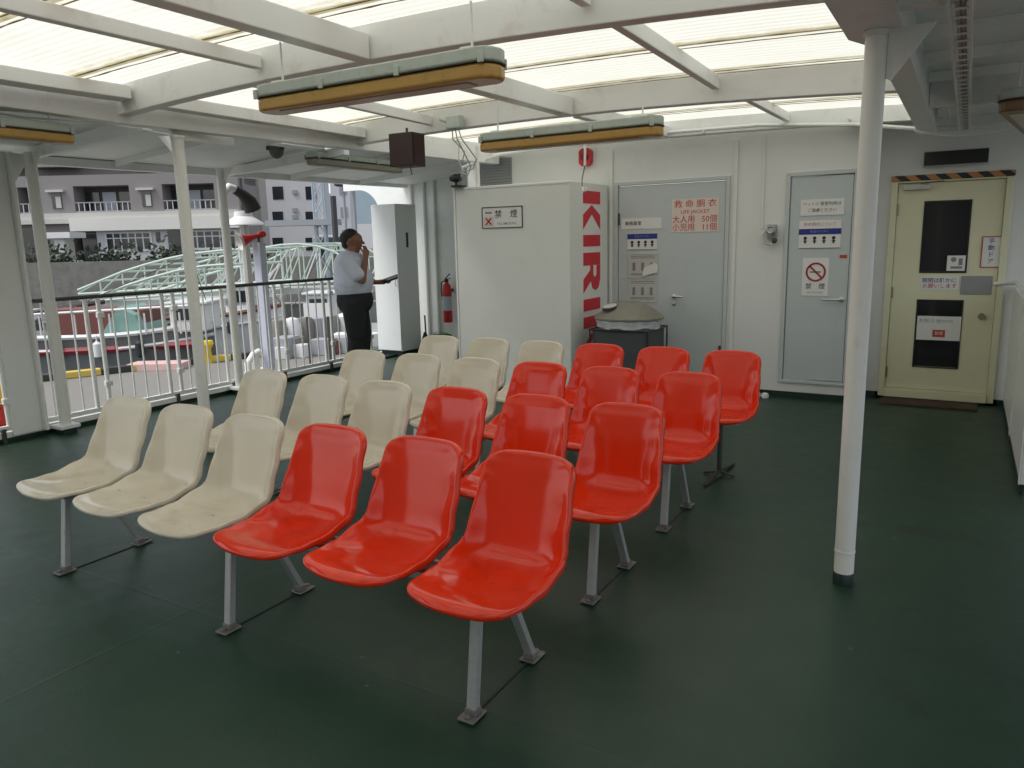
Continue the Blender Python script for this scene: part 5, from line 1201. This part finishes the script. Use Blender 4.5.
# ================================================================== HORN POST, LAMP HOOD, LEFT EDGE THINGS (fixed to the ship side)
t = thing('horn_post', 'square pale lilac post rising outside the railing under the red horn', 'post', (-6.95, 6.1, -.1))
MB().box(-7.00, -6.88, 6.04, 6.13, -.4, 1.60).build('shaft', mat('lilac_post', (.50, .52, .62), .45, stain=(.35, .34, .36), samt=.3), t, bevel=.006)
MB().box(-7.05, -6.93, 6.05, 6.12, .1, .16).build('bracket', white, t)
t = thing('horn_speaker', 'red and white horn loudspeaker on top of the lilac post', 'loudspeaker', (-6.95, 6.0, 1.69))
hm = Matrix.Translation((-6.93, 6.02, 1.79)) @ Matrix.Rotation(YAW, 4, 'Z') @ Matrix.Rotation(R(-18), 4, 'Y').inverted()
hm = Matrix.Translation((-6.95, 6.08, 1.675)) @ Matrix.Rotation(YAW+R(38), 4, 'Z') @ Matrix.Rotation(R(-16), 4, 'Y') @ Matrix.Scale(.78, 4)
MB(hm).lathe([(.028, .02), (.045, -.10), (.075, -.19), (.095, -.235)], (0, 0, 0), 'X', 20).build('horn', redm, t, smooth=True)
MB(hm).lathe([(.096, -.2355), (.128, -.275), (.130, -.285), (.09, -.24), (.03, -.10)], (0, 0, 0), 'X', 20).build('bell_mouth', hornwhite, t, smooth=True)
MB(hm).lathe([(.001, .12), (.04, .12), (.05, .10), (.05, .03), (.03, .018), (.001, .018)], (0, 0, 0), 'X', 16).build('driver', redm, t, smooth=True)
MB().tube([(-6.93, 6.08, 1.59), (-6.93, 6.08, 1.67)], .015, 8).build('stem', iron, t)
# gooseneck hood with white dome shade
t = thing('gooseneck_vent', 'white gooseneck with a black flared mouth beside the railing pillar', 'vent', (-7.0, 5.9, 1.0))
def Xp(px, py, x):
    a, f, u = ray(px, py); c, s = math.cos(YAW), math.sin(YAW); wx = c*a-s*f; wy = s*a+c*f; k = x/wx
    return Vector((x, wy*k, u*k+H))
g = [Xp(224, 225, -7.25), Xp(223, 205, -7.25), Xp(224, 192, -7.25), Xp(229, 187, -7.25), Xp(236, 190, -7.25)]
MB().tube([tuple(q) for q in g], [.035, .035, .04, .045, .05], 12).build('neck', white, t, smooth=True)
g2 = [Xp(234, 189, -7.25), Xp(242, 194, -7.25), Xp(249, 201, -7.25), Xp(253, 210, -7.25)]
MB().tube([tuple(q) for q in g2], [.052, .06, .085, .10], 14).build('mouth', mat('sooty_black', (.03, .03, .03), .6), t, smooth=True)
t = thing('dome_lamp', 'white conical lamp shade behind the red horn speaker', 'lamp', tuple(Xp(248, 229, -7.6)))
c = Xp(244, 225, -7.6)
MB().lathe([(.24, 0), (.22, .03), (.11, .10), (.10, .16), (.0005, .17)], tuple(c), n=24).build('shade', outwhite, t, smooth=True)
MB().tube([(c.x, c.y, c.z+.17), (c.x, c.y, c.z+.75)], .02, 8).build('stem', iron, t)
MB().tube([(c.x, c.y, c.z-1.9), (c.x, c.y, c.z+.02)], .05, 8).build('support', mat('support_grey', (.45, .44, .42), .5), t, smooth=True)
# left edge
t = thing('deck_hydrant', 'red hydrant valve on a black base at the left edge by the wide column', 'hydrant', (-6.92, 3.1, 0))
hx_, hy_ = -6.92, 3.16
MB().lathe([(.055, .0), (.06, .03), (.035, .05), (.03, .10)], (hx_, hy_, 0), n=14).build('base', black, t, smooth=True)
MB().lathe([(.03, .10), (.06, .13), (.065, .18), (.04, .22), (.03, .27)], (hx_, hy_, 0), n=14).build('body', redm, t, smooth=True)
MB().tube([(hx_+.05*math.cos(a), hy_+.05*math.sin(a), .28) for a in [2*math.pi*k/14 for k in range(14)]], .009, 6, closed=True).build('hand_wheel', redm, t, smooth=True)
t = MB().box(-6.98, -6.86, 3.08, 3.24, .31, .52).build('yellow_box', yellow, None, bevel=.03, seg=3); tag(t, 'bright yellow box above the red hydrant at the left edge', 'box')
# mooring winch stand between railing and horn post
t = thing('pipe_fitting', 'white elbow pipe fitting outside the railing left of the lilac post', 'pipe fitting', (-7.0, 5.9, 0))
MB().tube([(-6.98, 5.82, -.1), (-6.98, 5.82, .25), (-6.98, 5.90, .33), (-6.98, 6.0, .36)], .04, 10).build('elbow', white, t, smooth=True)
MB().lathe([(.055, 0), (.055, .03)], (-6.98, 5.82, .12), n=12).build('pipe_flange', framegrey, t, smooth=True)

print('objects', len(bpy.data.objects))
